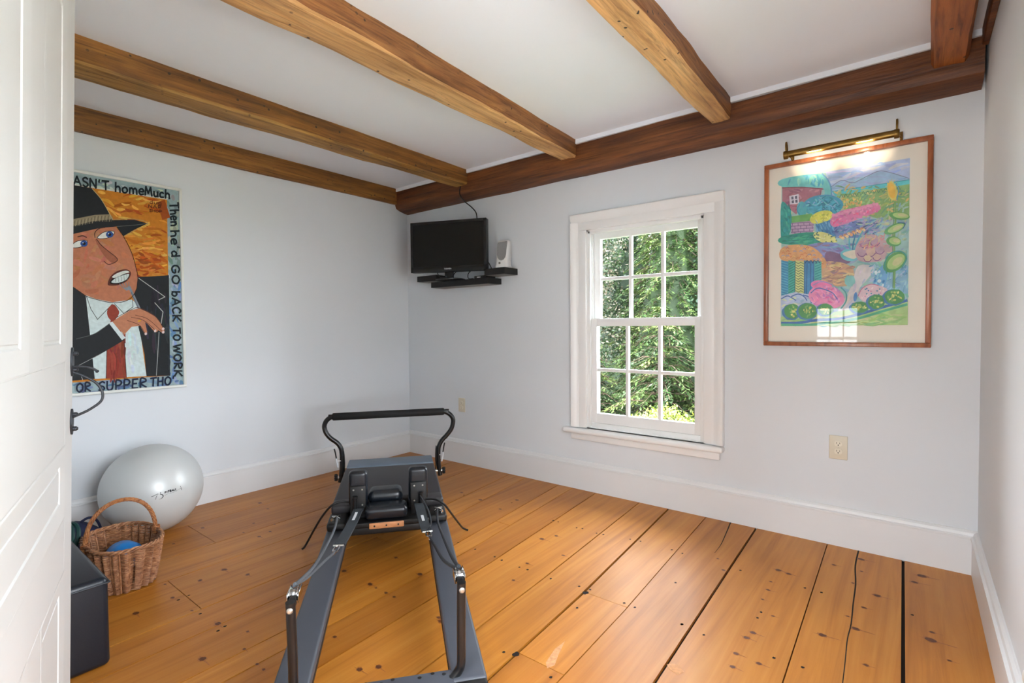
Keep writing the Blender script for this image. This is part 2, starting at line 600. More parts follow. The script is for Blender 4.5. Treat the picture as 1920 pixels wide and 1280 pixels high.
for (x, y) in NAILS:
    splat(fb, x, y, .0052, .0062, .0006, 1, 9, .2)
for (x, y) in HOLES:
    splat(fb, x, y, .011, .014, .0006, 1, 11, .25)
for k, (x, y) in enumerate(KNOTS):
    s = rnd.choice((.55, .75, .9, 1.15)) * (1.35 if k in (32, 35, 41) else 1)
    splat(fb, x, y, .0105 * s, .0085 * s, .0006, 2, 14, .18, rnd.uniform(-.4, .4))
    splat(fb, x, y, .0145 * s, .011 * s, .0005, 4, 14, .22, rnd.uniform(-.4, .4))
    ang = rnd.uniform(-.3, .3)
    splat(fb, x + .012 * s, y, .034 * s, .0022 * s, .0004, 4, 12, .3, ang * .5)
for pts in ([(2.740, -0.004), (2.764, -0.179), (2.785, -0.348), (2.79, -0.47)], [(3.336, -0.01), (3.338, -0.215), (3.354, -0.416), (3.360, -0.596), (3.367, -0.769), (3.366, -0.894), (3.374, -1.079), (3.388, -1.5), (3.40, -2.0)]):
    q = cr(pts, 6)
    n_ = len(q)
    vs_ = []
    for j, (x, y) in enumerate(q):
        w_ = .0026 * (1 - j / n_) + .0008
        vs_ += [(x - w_, y, .0005), (x + w_, y, .0005)]
    fb.add(vs_, [(2 * j, 2 * j + 1, 2 * j + 3, 2 * j + 2) for j in range(n_ - 1)], 1)
fb.add([(x, y, .0006) for x, y in [(2.589, -1.500), (2.585, -1.56), (2.600, -1.635), (2.620, -1.657), (2.631, -1.630), (2.612, -1.578)]], [tuple(range(6))], 3)
fb.add([(x, y, .0006) for x, y in [(2.917, -1.403), (2.935, -1.384), (2.956, -1.391), (2.975, -1.404), (2.964, -1.429), (2.937, -1.422)]], [tuple(range(6))], 3)
structure(fb, 'floor', [M_FLOOR, M_CRACK, M_KNOT, M_CHIP, M_HALO], 'wide honey pine floorboards with dark gaps, nails and knots', smooth=False, fixn=False)

# ------------------------------------------------------------------ walls and ceiling
WX0, WX1, WZ0, WZ1 = 1.815, 2.595, .425, 1.748       # window_1 opening
w = MB()
w.box(-.15, WX0, 0, .16, -.4, 2.6).box(WX1, RW + .15, 0, .16, -.4, 2.6).box(WX0, WX1, 0, .16, -.4, WZ0).box(WX0, WX1, 0, .16, WZ1, 2.6)
structure(w, 'wall_back', M_WALL, 'pale grey plaster wall with the sash window', smooth=False)
w = MB().box(-.15, 0, -3.1, 0, -.4, 2.6)
structure(w, 'wall_left', M_WALL, 'pale grey plaster wall behind the exercise ball', smooth=False)
RY0, RY1 = -2.82, -1.74                                # window_2 opening
w = MB()
w.box(RW, RW + .15, -3.1, RY0, -.4, 2.6).box(RW, RW + .15, RY1, 0, -.4, 2.6).box(RW, RW + .15, RY0, RY1, -.4, WZ0).box(RW, RW + .15, RY0, RY1, WZ1 + .05, 2.6)
structure(w, 'wall_right', M_WALL, 'pale grey plaster wall at the right', smooth=False)
w = MB()
w.box(-.15, 2.735, FY - .12, FY, -.4, 2.6).box(3.66, RW + .15, FY - .12, FY, -.4, 2.6).box(2.735, 3.66, FY - .12, FY, 2.03, 2.6)
structure(w, 'wall_front', M_WALL, 'plaster wall with the doorway', smooth=False)
structure(MB().box(-.15, RW + .15, -3.1, .16, CZ, CZ + .12), 'ceiling', M_CEIL, 'white plaster ceiling between the beams', smooth=False)

M_CARPET = plain('grey_carpet', (176, 174, 170), 0.95, bump=.4, bscale=300, var=.05)
# next room, seen only as a reflection in the picture glass
HX0, HX1, HY = 1.9, 4.6, -8.1
structure(MB().box(HX0, HX1, HY, FY - .12, -.1, -.001), 'floor_hall', M_CARPET, smooth=False)
structure(MB().box(HX0 - .1, HX1 + .1, HY - .1, FY - .12, CZ, CZ + .12), 'ceiling_hall', M_CEIL, smooth=False)
structure(MB().box(HX0 - .12, HX0, HY, FY - .12, -.4, 2.5).box(HX1, HX1 + .12, HY, FY - .12, -.4, 2.5).box(RW + .1, HX1 + .12, FY - .12, FY, -.4, 2.5), 'wall_hall_side', M_WALL, smooth=False)
hw = MB()
hx = [(2.03, 2.79)]
hz0, hz1 = .16, 1.47
hw.box(HX0 - .12, hx[0][0], HY - .12, HY, -.4, 2.5).box(hx[0][1], HX1 + .12, HY - .12, HY, -.4, 2.5)
for a, b in hx:
    hw.box(a, b, HY - .12, HY, -.4, hz0).box(a, b, HY - .12, HY, hz1, 2.5)
structure(hw, 'wall_hall_end', M_WALL, smooth=False)

# ------------------------------------------------------------------ hewn timbers
from mathutils import noise as mnoise


def hewn(name, mat, sec0, sec1, p0, p1, axis, amp=.006, n=46, seed=0.0, label=None, wane=.012):
    """Loft a rough section (list of 2-D points) along x or y with hand-hewn unevenness."""
    mb = MB()
    k = len(sec0)
    vs_, fs_ = [], []
    for i in range(n + 1):
        t = i / n
        s = p0 + (p1 - p0) * t
        for j in range(k):
            a = sec0[j][0] * (1 - t) + sec1[j][0] * t
            b = sec0[j][1] * (1 - t) + sec1[j][1] * t
            q = Vector((s * 2.3 + seed, a * 9 + seed * 1.7, b * 9 + j * .7))
            q2 = Vector((s * 9.0 + seed, a * 20, b * 20 + j))
            da = mnoise.noise(q) * amp + mnoise.noise(q2) * amp * .35
            db = mnoise.noise(q + Vector((31.7, 5.1, 2.2))) * amp + mnoise.noise(q2 + Vector((7, 9, 3))) * amp * .35
            vs_.append((a + da, s, b + db) if axis == 1 else (s, a + da, b + db))
    for i in range(n):
        for j in range(k):
            j2 = (j + 1) % k
            fs_.append((i * k + j, i * k + j2, (i + 1) * k + j2, (i + 1) * k + j))
    fs_.append(tuple(range(k)))
    fs_.append(tuple(range((n + 1) * k - 1, n * k - 1, -1)))
    mb.add(vs_, fs_)
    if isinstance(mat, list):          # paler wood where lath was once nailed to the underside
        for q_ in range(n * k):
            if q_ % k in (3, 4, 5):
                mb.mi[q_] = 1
    return structure(mb, name, mat, label, angle=32)


def rect_sec(x0, x1, z0, z1, c=.012):
    return [(x0, z1), (x0, (z0 + z1) / 2), (x0, z0 + c), (x0 + c * .6, z0), ((x0 + x1) / 2, z0), (x1 - c * .6, z0), (x1, z0 + c), (x1, (z0 + z1) / 2), (x1, z1)]


GS = [(-.002, 2.272), (-.07, 2.272), (-.14, 2.272), (-.142, 2.21), (-.14, 2.158), (-.128, 2.134), (-.09, 2.118), (-.045, 2.107), (-.002, 2.104)]
hewn('trim_1', M_GIRT, GS, GS, .012, RW - .012, 0, .005, 60, 3.1, 'dark reddish girt beam along the top of the window wall')
hewn('trim_2', M_JOIST3, rect_sec(3.578, 3.702, 2.188, CZ + .01, .02), rect_sec(3.575, 3.70, 2.188, CZ + .01, .02), -.13, FY, 1, .006, 40, 11.3, 'orange ceiling joist nearest the right wall')
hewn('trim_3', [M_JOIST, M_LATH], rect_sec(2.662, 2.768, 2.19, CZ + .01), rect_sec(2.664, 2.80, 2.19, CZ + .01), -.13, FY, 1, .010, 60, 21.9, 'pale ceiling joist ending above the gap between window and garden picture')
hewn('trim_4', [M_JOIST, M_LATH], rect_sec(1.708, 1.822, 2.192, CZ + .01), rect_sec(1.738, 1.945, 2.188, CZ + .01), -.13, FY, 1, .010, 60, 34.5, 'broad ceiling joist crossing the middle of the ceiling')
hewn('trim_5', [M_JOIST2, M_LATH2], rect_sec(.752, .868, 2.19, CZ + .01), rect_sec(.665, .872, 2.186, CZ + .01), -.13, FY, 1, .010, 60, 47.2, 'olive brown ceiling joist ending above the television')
hewn('trim_6', M_JOIST2, rect_sec(.0, .036, 2.168, CZ + .01, .006), rect_sec(.0, .036, 2.168, CZ + .01, .006), -.13, FY, 1, .003, 40, 58.8, 'thin joist against the left wall')
hewn('trim_7', M_GIRT, rect_sec(3.742, 3.766, 2.235, CZ + .01, .006), rect_sec(3.742, 3.766, 2.235, CZ + .01, .006), -.13, FY, 1, .002, 20, 63.8, 'thin dark strip at the top of the right wall')
structure(MB().box(.001, RW - .001, -.150, -.001, 2.274, CZ + .001), 'trim_8', M_CEIL, 'white plaster strip above the girt beam', smooth=False)


# ------------------------------------------------------------------ baseboards
def base_profile():
    return [(0, 0), (.020, 0), (.020, .158), (.024, .160), (.024, .168), (.016, .172), (.013, .184), (.006, .192), (0, .193)]


bp = base_profile()
structure(MB().prism(bp, .0, RW, (0, -1, 0), (0, 0, 1), (1, 0, 0)), 'baseboard_back', M_BASE, 'white baseboard under the window', angle=25)
structure(MB().prism(bp, -3.0 + .04, -.02, (1, 0, 0), (0, 0, 1), (0, 1, 0)), 'baseboard_left', M_BASE, 'white baseboard behind the ball', angle=25)
structure(MB().prism(bp, -2.94, -.02, (-1, 0, 0), (0, 0, 1), (0, 1, 0), (RW, 0, 0)), 'baseboard_right', M_BASE, 'white baseboard along the right wall', angle=25)
structure(MB().prism(bp, 0, 2.64, (0, 1, 0), (0, 0, 1), (1, 0, 0), (0, FY, 0)), 'baseboard_front', M_TRIM, angle=25)


# ------------------------------------------------------------------ windows
def sash(mb, x0, x1, z0, z1, y0, y1, st, top, bot, cols, rows, mun=.022):
    """Stiles, rails and muntins of one sash in the x-z plane."""
    b = .003
    mb.rbox(x0, x0 + st, y0, y1, z0, z1, b, 2).rbox(x1 - st, x1, y0, y1, z0, z1, b, 2)
    e = .0006
    mb.rbox(x0 + st - .002, x1 - st + .002, y0 + e, y1 - e, z1 - top, z1 - e, b, 2).rbox(x0 + st - .002, x1 - st + .002, y0 + e, y1 - e, z0 + e, z0 + bot, b, 2)
    gx0, gx1, gz0, gz1 = x0 + st, x1 - st, z0 + bot, z1 - top
    for k in range(1, cols):
        xx = gx0 + (gx1 - gx0) * k / cols
        mb.rbox(xx - mun / 2, xx + mun / 2, y0 + .004, y1 - .004, gz0 - .002, gz1 + .002, .004, 2)
    for k in range(1, rows):
        zz = gz0 + (gz1 - gz0) * k / rows
        mb.rbox(gx0 - .002, gx1 + .002, y0 + .005, y1 - .005, zz - mun / 2, zz + mun / 2, .004, 2)
    return gx0, gx1, gz0, gz1


def make_window(name, label, x0, x1, z0, z1, M=None):
    """Double hung window, six panes over six, in the wall plane y = 0 facing -y."""
    M = M or Matrix.Identity(4)
    root = bpy.data.objects.new(name, None)
    COL.objects.link(root)
    root['kind'] = 'structure'
    root['label'] = label
    P_ = lambda mb, n, mt, par=root, **k: mb.xf(M).build(n, mt, par, **k)
    cw = .125
    c = MB()
    for (a, b) in ((x0 - .055, x0 + .004), (x1 - .004, x1 + .055)):
        c.rbox(a, b, -.018, .0, z0, z1 - .0042, .003, 2)
    c.rbox(x0 - .055, x1 + .055, -.018, 0, z1 - .004, z1 + .055, .003, 2)
    for s, e in ((x0, -1), (x1, 1)):
        a, b = s + e * .053, s + e * .108
        prof = [(0, 0), (0, .020), (.012, .022), (.020, .028), (.034, .033), (.046, .036), (.052, .036), (.055, .032), (.055, 0)]
        c.prism([(p[0] * e, -p[1]) for p in prof], z0 - .0, z1 + .0485, (1, 0, 0), (0, 1, 0), (0, 0, 1), (s + e * .053, 0, 0))
    prof = [(0, 0), (0, .020), (.012, .022), (.020, .028), (.034, .033), (.046, .036), (.052, .036), (.055, .032), (.055, 0)]
    c.prism([(p[0], -p[1]) for p in prof], x0 - .108, x1 + .108, (0, 0, 1), (0, 1, 0), (1, 0, 0), (0, 0, z1 + .049))
    P_(c, 'window_casing', M_TRIM, angle=30)
    s_ = MB().rbox(x0 - .165, x1 + .108, -.052, .03, z0 - .040, z0 - .006, .012, 4)
    s_.add([(x0, .0, z0 - .006), (x1, .0, z0 - .006), (x1, .16, z0 - .03), (x0, .16, z0 - .03), (x0, .0, z0 + .006), (x1, .0, z0 + .006), (x1, .16, z0 - .006), (x0, .16, z0 - .006)], [(0, 3, 2, 1), (4, 5, 6, 7), (0, 1, 5, 4), (1, 2, 6, 5), (2, 3, 7, 6), (3, 0, 4, 7)])
    s_.rbox(x0 + .011, x1 - .011, .011, .15, z0 - .03, z0 + .0355, .003, 2)
    P_(s_, 'window_sill', M_TRIM)
    P_(MB().rbox(x0 - .115, x1 + .085, -.020, 0, z0 - .085, z0 - .038, .004, 2), 'window_apron', M_TRIM)
    j = MB()
    j.box(x0, x0 + .012, .0, .16, z0, z1).box(x1 - .012, x1, 0, .16, z0, z1).box(x0, x1, 0, .16, z1 - .012, z1)
    j.rbox(x0 + .010, x0 + .028, -.0, .014, z0, z1 - .01, .003, 2).rbox(x1 - .028, x1 - .010, 0, .014, z0, z1 - .01, .003, 2).rbox(x0 + .01, x1 - .01, 0, .014, z1 - .03, z1 - .01, .003, 2)
    j.rbox(x0 + .010, x0 + .022, .052, .064, z0, z1 - .01, .002, 2).rbox(x1 - .022, x1 - .010, .052, .064, z0, z1 - .01, .002, 2)
    P_(j, 'window_jamb', M_TRIM)
    zm = z0 + .03 + (z1 - z0 - .03) * .5 + .02
    up = MB()
    g = sash(up, x0 + .012, x1 - .012, zm - .005, z1 - .012, .066, .100, .055, .050, .038, 3, 2)
    uo = P_(up, 'upper_sash', M_TRIM, angle=30)
    P_(MB().box(g[0], g[1], .0815, .0845, g[2], g[3]), 'pane', M_GLASS, uo, smooth=False)
    lo = MB()
    g = sash(lo, x0 + .012, x1 - .012, z0 + .035, zm + .035, .016, .051, .055, .052, .066, 3, 2)
    lo_ = P_(lo, 'lower_sash', M_TRIM, angle=30)
    P_(MB().box(g[0], g[1], .0315, .0345, g[2], g[3]), 'pane', M_GLASS, lo_, smooth=False)
    return root


make_window('window_1', 'white double hung sash window of twelve panes looking on to trees', WX0, WX1, WZ0, WZ1)
Mr = Matrix.Translation((RW, 0, 0)) @ Matrix.Rotation(-PI / 2, 4, 'Z')   # local x -> -y, local y -> +x
make_window('window_2', 'white sash window on the right wall', -RY1, -RY0, WZ0, WZ1 + .05, Mr)
Mh = Matrix.Translation((0, HY, 0)) @ Matrix.Rotation(PI, 4, 'Z')
for k, (a, b) in enumerate(hx):
    make_window('window_%d' % (3 + k), 'white sash window of the next room', -b, -a, hz0, hz1, Mh)

# ------------------------------------------------------------------ door
M_IRON = plain('black_iron', (58, 61, 66), 0.45, .6, bump=.1, bscale=80)
dD = Vector((-.9565, .2917, 0)).normalized()          # along the leaf, towards the free edge
dE = Vector((.0085, .028, 1)).normalized()            # the leaf leans a little
dN = dE.cross(-dD).normalized()
if dN.y < 0:
    dN = -dN
dP = Vector((1.889, -2.671, 1.088)) - dE * 1.088
DM = Matrix((( dD.x, dE.x, dN.x, dP.x), (dD.y, dE.y, dN.y, dP.y), (dD.z, dE.z, dN.z, dP.z), (0, 0, 0, 1)))
# local x: 0 = free edge, -0.92 = hinge side; y: height; z: out of the visible face
door = bpy.data.objects.new('door_1', None)
COL.objects.link(door)
door['kind'] = 'structure'
door['label'] = 'white panelled door standing open at the left'
DW, DH = .915, 1.985
leaf = MB()


def slab(x0, x1, y0, y1, z0=-.036, z1=0.0):
    leaf.rbox(x0, x1, y0, y1, z0, z1, .0015, 1)


slab(-.118, 0, .012, DH)
slab(-DW, -DW + .118, .012, DH)
slab(-DW + .117, -.117, DH - .12, DH)
slab(-DW + .117, -.117, 1.83 * 0 + .837, 1.030)
slab(-DW + .117, -.117, .547, .670)
slab(-DW + .117, -.117, .012, .22)
slab(-.515, -.400, 1.029, DH - .119)
slab(-.515, -.400, .219, .548)


def panel(x0, x1, y0, y1):
    """Sunk panel with a sloping moulding all round."""
    q = [(x0, y0, 0), (x1, y0, 0), (x1, y1, 0), (x0, y1, 0)]
    steps = [(0, 0.0), (.004, .001), (.042, -.003), (.045, -.0058), (.050, -.0058), (.052, -.0042)]
    vs_, fs_ = [], []
    for d, h in steps:
        vs_ += [(x0 + d, y0 + d, h), (x1 - d, y0 + d, h), (x1 - d, y1 - d, h), (x0 + d, y1 - d, h)]
    for i in range(len(steps) - 1):
        for j in range(4):
            j2 = (j + 1) % 4
            fs_.append((i * 4 + j, i * 4 + j2, (i + 1) * 4 + j2, (i + 1) * 4 + j))
    k = (len(steps) - 1) * 4
    fs_.append((k, k + 1, k + 2, k + 3))
    leaf.add(vs_, fs_)
    leaf.box(x0 - .002, x1 + .002, y0 - .002, y1 + .002, -.026, -.016)


for a, b in ((-.401, -.117), (-DW + .117, -.514)):
    panel(a, b, 1.029, DH - .119)
    panel(a, b, .219, .548)
panel(-DW + .117, -.117, .669, .838)
leaf.xf(DM).build('door_leaf', M_DOOR, door, angle=20, fixn=False)
lat = MB()
for (yc, h) in ((1.025, .036), (.877, .032)):
    out_ = [(-.012 + .010 * math.cos(t), yc + h * math.sin(t)) for t in [2 * PI * i / 18 for i in range(18)]]
    out_ = [(-.022 + .017 * math.cos(2 * PI * i / 18) * (1 + .15 * math.cos(4 * PI * i / 18)), yc + h * math.sin(2 * PI * i / 18)) for i in range(18)]
    lat.prism(out_, 0.0, .004, (1, 0, 0), (0, 1, 0), (0, 0, 1))
    for s in (-.55, .55):
        lat.lathe([(.0055, 0), (.0055, .008), (.003, .011)], (-.022, yc + h * s, .003), (0, 0, 1), 10)
plate = lat.xf(DM).build('latch_plate', M_IRON, door, angle=30)
bow = MB().tube(cr([(-.022, 1.000, .003), (-.022, .990, .022), (-.021, .972, .047), (-.02, .948, .060), (-.02, .925, .058), (-.021, .905, .036), (-.022, .893, .014), (-.022, .888, .003)], 7), .0031, 10)
bow.xf(DM).build('latch_handle', M_IRON, door)
th = MB().tube(cr([(-.022, 1.012, .0), (-.022, 1.013, .02), (-.021, 1.008, .04), (-.020, .998, .052)], 5), [.0028] * 14 + [.0045, .003], 8)
th.xf(DM).build('latch_thumbpiece', M_IRON, door)
cas = MB()
cas.box(2.735, 2.75, FY - .12, FY, 0, 2.03).box(3.645, 3.66, FY - .12, FY, 0, 2.03).box(2.735, 3.66, FY - .12, FY, 2.015, 2.03)
cas.rbox(2.64, 2.738, FY, FY + .014, 0, 2.12, .003, 2).rbox(3.657, 3.75, FY, FY + .014, 0, 2.12, .003, 2).rbox(2.64, 3.75, FY, FY + .014, 2.027, 2.12, .003, 2)
structure(cas, 'trim_9', M_TRIM, 'white casing of the doorway')
# ------------------------------------------------------------------ pilates reformer (local x towards the foot bar, y to the left, z up)
M_RAIL = plain('grey_powder_coat', (66, 69, 77), 0.45, bump=.02, bscale=300, var=.03)
M_BLACK = plain('black_plastic', (13, 13, 14), 0.5, var=.1)
M_TUBE = plain('black_tube_paint', (18, 19, 21), 0.3, var=.1)
M_FOAM = plain('black_foam_grip', (13, 14, 15), 0.75, bump=.25, bscale=260, var=.12)
M_VINYL = plain('black_vinyl', (19, 24, 31), 0.27, bump=.05, bscale=160, var=.06)
M_PAD = plain('charcoal_vinyl', (40, 37, 40), 0.48, bump=.06, bscale=220, var=.05)
M_CHROME = plain('chrome', (205, 205, 205), 0.12, 1.0, var=.03)
M_STEEL = plain('zinc_screw', (200, 198, 190), 0.3, .9)
M_ROPE = plain('grey_braided_rope', (86, 90, 96), 0.8, bump=.5, bscale=420, var=.25, vscale=300)
M_ROPED = plain('dark_braided_rope', (34, 38, 44), 0.75, bump=.5, bscale=420, var=.25, vscale=300)
M_WEB = plain('black_webbing', (44, 50, 56), 0.8, bump=.4, bscale=340, var=.12, vscale=200)
M_LABEL = plain('white_label', (205, 208, 212), 0.5)
M_PLATE = plain('blue_grey_platform', (112, 126, 142), 0.45, var=.05)
M_ADJ = plain('maple_adjuster', (196, 134, 88), 0.45, var=.12, vscale=40)

OR = Vector((2.493, -2.212, 0))
ref = thing('pilates_reformer', 'grey and black pilates reformer lying across the pine floor with a padded foot bar', 'exercise machine', OR, math.atan2(.6293, -.7771))
L = lambda l, w_, z: (l, -w_, z)


def lb(mb, l0, l1, w0, w1, z0, z1, r=None, mat=0, seg=3):
    if r:
        return mb.rbox(l0, l1, -w1, -w0, z0, z1, r, seg, mat)
    return mb.box(l0, l1, -w1, -w0, z0, z1, mat)


def R_(mb, name, mats, par=None, **k):
    return mb.build(name, mats, par or ref, local=True, **k)


for s in (-1, 1):
    w0, w1 = (.184, .278) if s > 0 else (-.278, -.184)
    rl = lb(MB(), .02, 2.16, w0, w1, .115, .170, .009)
    inner = w0 if s > 0 else w1
    lb(rl, .03, 2.14, inner - .0012, inner + .0012, .128, .142, None, 1)
    R_(rl, 'rail', [M_RAIL, M_BLACK])
    cap = lb(MB(), -.006, .022, w0 + .001, w1 - .001, .112, .168, .008)
    cap.lathe([(.005, 0), (.005, .003), (.002, .005)], L(-.005, (w0 + w1) / 2, .15), (-1, 0, 0), 12, 1)
    R_(cap, 'rail_end_cap', [M_BLACK, M_CHROME])
    for l in (.10, 2.06):
        R_(MB().lathe([(.022, 0), (.026, .006), (.024, .02), (.015, .03), (.015, .116)], L(l, (w0 + w1) / 2, 0), (0, 0, 1), 18), 'foot', M_BLACK)
pl = lb(MB(), .0, .075, -.19, .19, .150, .167, .004)
for i, wv in enumerate((-.165, -.13, -.07, -.04, .0, .03, .10, .135, .165)):
    pl.lathe([(.005, 0), (.0055, .0008)], L(.058 + (i % 2) * .009, wv, .1665), (0, 0, 1), 12, 1)
R_(pl, 'end_plank', [M_RAIL, M_BLACK])
R_(lb(MB(), 2.10, 2.16, -.19, .19, .12, .165, .006), 'end_crossbar', [M_RAIL])

for s in (-1, 1):
    p = MB().tube(cr([L(.045, s * .186, .160), L(.044, s * .192, .166), L(.042, s * .205, .185), L(.038, s * .210, .21), L(.032, s * .210, .30), L(.024, s * .211, .43)], 6), .0118, 14)
    post = R_(p, 'riser_post', M_TUBE)
    R_(MB().lathe([(.004, 0), (.0075, .001), (.0075, .006), (.004, .009)], L(.018, s * .211, .413), (-1, 0, 0), 14), 'bolt', M_STEEL, post)
    blk = lb(MB(), .028, .062, s * .211 - .008, s * .211 + .008, .405, .428, .003)
    R_(blk, 'pulley_block', M_BLACK, post)
    pu = MB().lathe([(.006, -.012), (.019, -.011), (.021, -.008), (.014, -.003), (.014, .003), (.021, .008), (.019, .011), (.006, .012)], L(.075, s * .211, .424), (0, 1, 0), 26)
    for q in (-.013, .013):
        pu.rbox(.05, .105, -s * .211 + q - .0015, -s * .211 + q + .0015, .412, .436, .0012, 1)
    R_(pu, 'pulley', M_CHROME, post)

cf = lb(MB(), 1.13, 1.93, -.273, .273, .174, .200, .006)
lb(cf, 1.135, 1.30, -.182, .182, .142, .176, .006)
for s in (-1, 1):
    lb(cf, 1.12, 1.275, s * .232 - .042, s * .232 + .042, .176, .212, .012)
lb(cf, 1.28, 1.93, -.17, .17, .14, .176, .004)
R_(cf, 'carriage_frame', [M_BLACK])
cp = lb(MB(), 1.345, 1.955, -.270, .270, .200, .246, .014, 0, 4)
for s in (-1, 1):
    a, b = (-.270, -.095) if s < 0 else (.095, .270)
    lb(cp, 1.262, 1.375, a, b, .201, .2455, .013, 0, 4)
R_(cp, 'carriage_pad', [M_PAD])
for s, (w0, w1) in ((-1, (-.184, -.096)), (1, (.097, .190))):
    sh = R_(lb(MB(), 1.214, 1.272, w0, w1, .250, .418, .019, 0, 5), 'shoulder_rest', M_VINYL)
    bp_ = lb(MB(), 1.203, 1.215, w0 + .008, w1 - .008, .172, .352, .004, 0)
    R_(bp_, 'backing_plate', M_BLACK, sh)
    for dw in (.018, -.018):
        for z in (.335, .262):
            R_(MB().lathe([(.0045, 0), (.0035, .0025), (.001, .003)], L(1.2035, (w0 + w1) / 2 + dw * 1.1, z), (-1, 0, 0), 10), 'screw', M_STEEL, sh)
    kn = MB().cyl(L(1.188, (w0 + w1) / 2 + .012 * s, .215), L(1.188, (w0 + w1) / 2 + .012 * s, .300), .010, 14)
    kn.lathe([(.004, 0), (.013, .002), (.013, .008), (.006, .011)], L(1.188, (w0 + w1) / 2 + .012 * s, .300), (0, 0, 1), 16)
    R_(kn, 'locking_pin', M_TUBE, sh)
R_(lb(MB(), 1.232, 1.345, -.097, .070, .244, .312, .030, 0, 6), 'headrest', M_VINYL)
R_(lb(MB(), 1.128, 1.236, -.106, .089, .206, .266, .022, 0, 6), 'neck_cushion', M_VINYL)
ad = lb(MB(), 1.118, 1.128, -.086, .072, .172, .199, .004)
for wv in (-.062, -.008, .046):
    ad.lathe([(.0042, 0), (.0042, .001)], L(1.1178, wv, .186), (-1, 0, 0), 10, 1)
R_(ad, 'headrest_bracket', [M_ADJ, M_BLACK])
for s in (-1, 1):
    ck = MB()
    for l, w_ in ((1.165, .225), (1.185, .245), (1.155, .250)):
        ck.lathe([(.004, 0), (.009, .001), (.009, .010), (.004, .013)], L(l, s * w_, .211), (0, 0, 1), 14)
    ck.tube([L(1.15, s * .215, .222), L(1.175, s * .235, .227), L(1.19, s * .255, .222)], .004, 8)
    ck.tube([L(1.15, s * .255, .222), L(1.17, s * .235, .227), L(1.195, s * .222, .222)], .0035, 8)
    R_(ck, 'rope_cleat', M_CHROME)
sp = lb(MB(), 2.155, 2.345, -.284, .280, .178, .200, .010, 0, 4)
for wv in (-.19, .16):
    lb(sp, 2.1525, 2.1555, wv - .035, wv + .035, .184, .190, None, 1)
lb(sp, 2.14, 2.33, -.27, .265, .12, .179, .006)
R_(sp, 'standing_platform', [M_PLATE, M_BLACK])

fl_ = [(-.325, .10), (-.318, .14), (-.313, .19), (-.311, .24), (-.312, .29), (-.318, .325), (-.340, .359), (-.380, .392), (-.407, .428), (-.417, .466), (-.410, .496), (-.392, .518), (-.367, .530), (-.33, .532)]
fr_ = [(.33, .535), (.354, .534), (.388, .519), (.411, .493), (.417, .462), (.405, .415), (.374, .373), (.338, .336), (.318, .295), (.314, .25), (.314, .19), (.319, .14), (.325, .10)]
path = [L(2.17, a, b) for a, b in fl_] + [L(2.17, a, b) for a, b in fr_]
foot = R_(MB().tube(cr(path, 5), .0152, 14), 'foot_bar', M_TUBE)
R_(MB().tube([L(2.17, -.366, .5305), L(2.17, -.360, .5305), L(2.17, 0, .533), L(2.17, .350, .5345), L(2.17, .356, .5345)], [.021, .0245, .0245, .0245, .021], 20), 'foam_grip', M_FOAM, foot)
for s in (-1, 1):
    k = MB()
    for i in range(8):
        t = 2 * PI * i / 8
        k.ellipsoid(L(2.17 + .017 * math.cos(t), s * .350, .132 + .017 * math.sin(t)), .007, .011, .007, 8, 6)
    k.lathe([(.010, 0), (.018, .002), (.018, .018), (.010, .021)], L(2.17, s * .338, .132), (0, -s, 0), 18)
    R_(k, 'adjusting_knob', M_BLACK)
    R_(MB().cyl(L(2.17, s * .275, .132), L(2.17, s * .340, .132), .011, 12), 'pivot_bolt', M_STEEL)
    lv = MB().tube([L(2.15, s * .356, .325), L(2.15, s * .350, .300), L(2.15, s * .344, .262)], .0045, 8)
    lv.tube([L(2.15, s * .344, .262), L(2.15, s * .341, .235), L(2.15, s * .334, .20)], .0055, 8, 1)
    lv.tube([L(2.15, s * .339, .245), L(2.16, s * .314, .242)], .0028, 8, 1)
    R_(lv, 'locking_lever', [M_TUBE, M_LABEL])
    cbl = MB().tube(cr([L(2.165, s * .300, .305), L(2.160, s * .296, .27), L(2.158, s * .294, .22), L(2.16, s * .296, .17), L(2.165, s * .290, .13)], 6), .0032, 8)
    R_(cbl, 'brake_cable', M_TUBE)

ropes = {
    -1: ([(.085, -.212, .444), (.114, -.212, .432), (.374, -.209, .360), (.744, -.217, .280), (1.00, -.223, .236), (1.16, -.230, .226)],
         [(.085, -.2115, .444), (.12, -.213, .43), (.253, -.212, .38), (.413, -.211, .33), (.589, -.206, .28), (.744, -.194, .24)]),
    1: ([(.085, .212, .444), (.114, .213, .430), (.326, .213, .370), (.702, .215, .290), (.986, .219, .234), (1.16, .230, .226)],
        [(.085, .2105, .444), (.119, .200, .428), (.323, .187, .360), (.575, .178, .300), (.75, .170, .262)])}
for s in (-1, 1):
    mt = M_ROPE if s < 0 else M_ROPED
    for q in ropes[s]:
        R_(MB().tube(cr([L(*p) for p in q], 7), .0052, 10), 'rope', mt)
clips = {-1: ((.744, -.194, .24), (.812, -.188, .236)), 1: ((.75, .170, .262), (.828, .166, .252))}
for s in (-1, 1):
    a, b = Vector(L(*clips[s][0])), Vector(L(*clips[s][1]))
    d = (b - a).normalized()
    sd_ = d.cross(Vector((0, 0, 1))).normalized()
    k = MB().tube([a + sd_ * .010 * math.sin(t) + (b - a) * (.5 - .5 * math.cos(t)) for t in [2 * PI * i / 20 for i in range(20)]], .0035, 8, closed=True)
    k.cyl(a - d * .028, a + d * .006, .006, 12)
    R_(k, 'snap_hook', M_CHROME)
    k = MB().tube([b + d * .004 + sd_ * .020 * sg * f for sg, f in ((-1, 1), (-1, .3), (1, .3), (1, 1))], .004, 8)
    R_(k, 'strap_ring', M_STEEL)
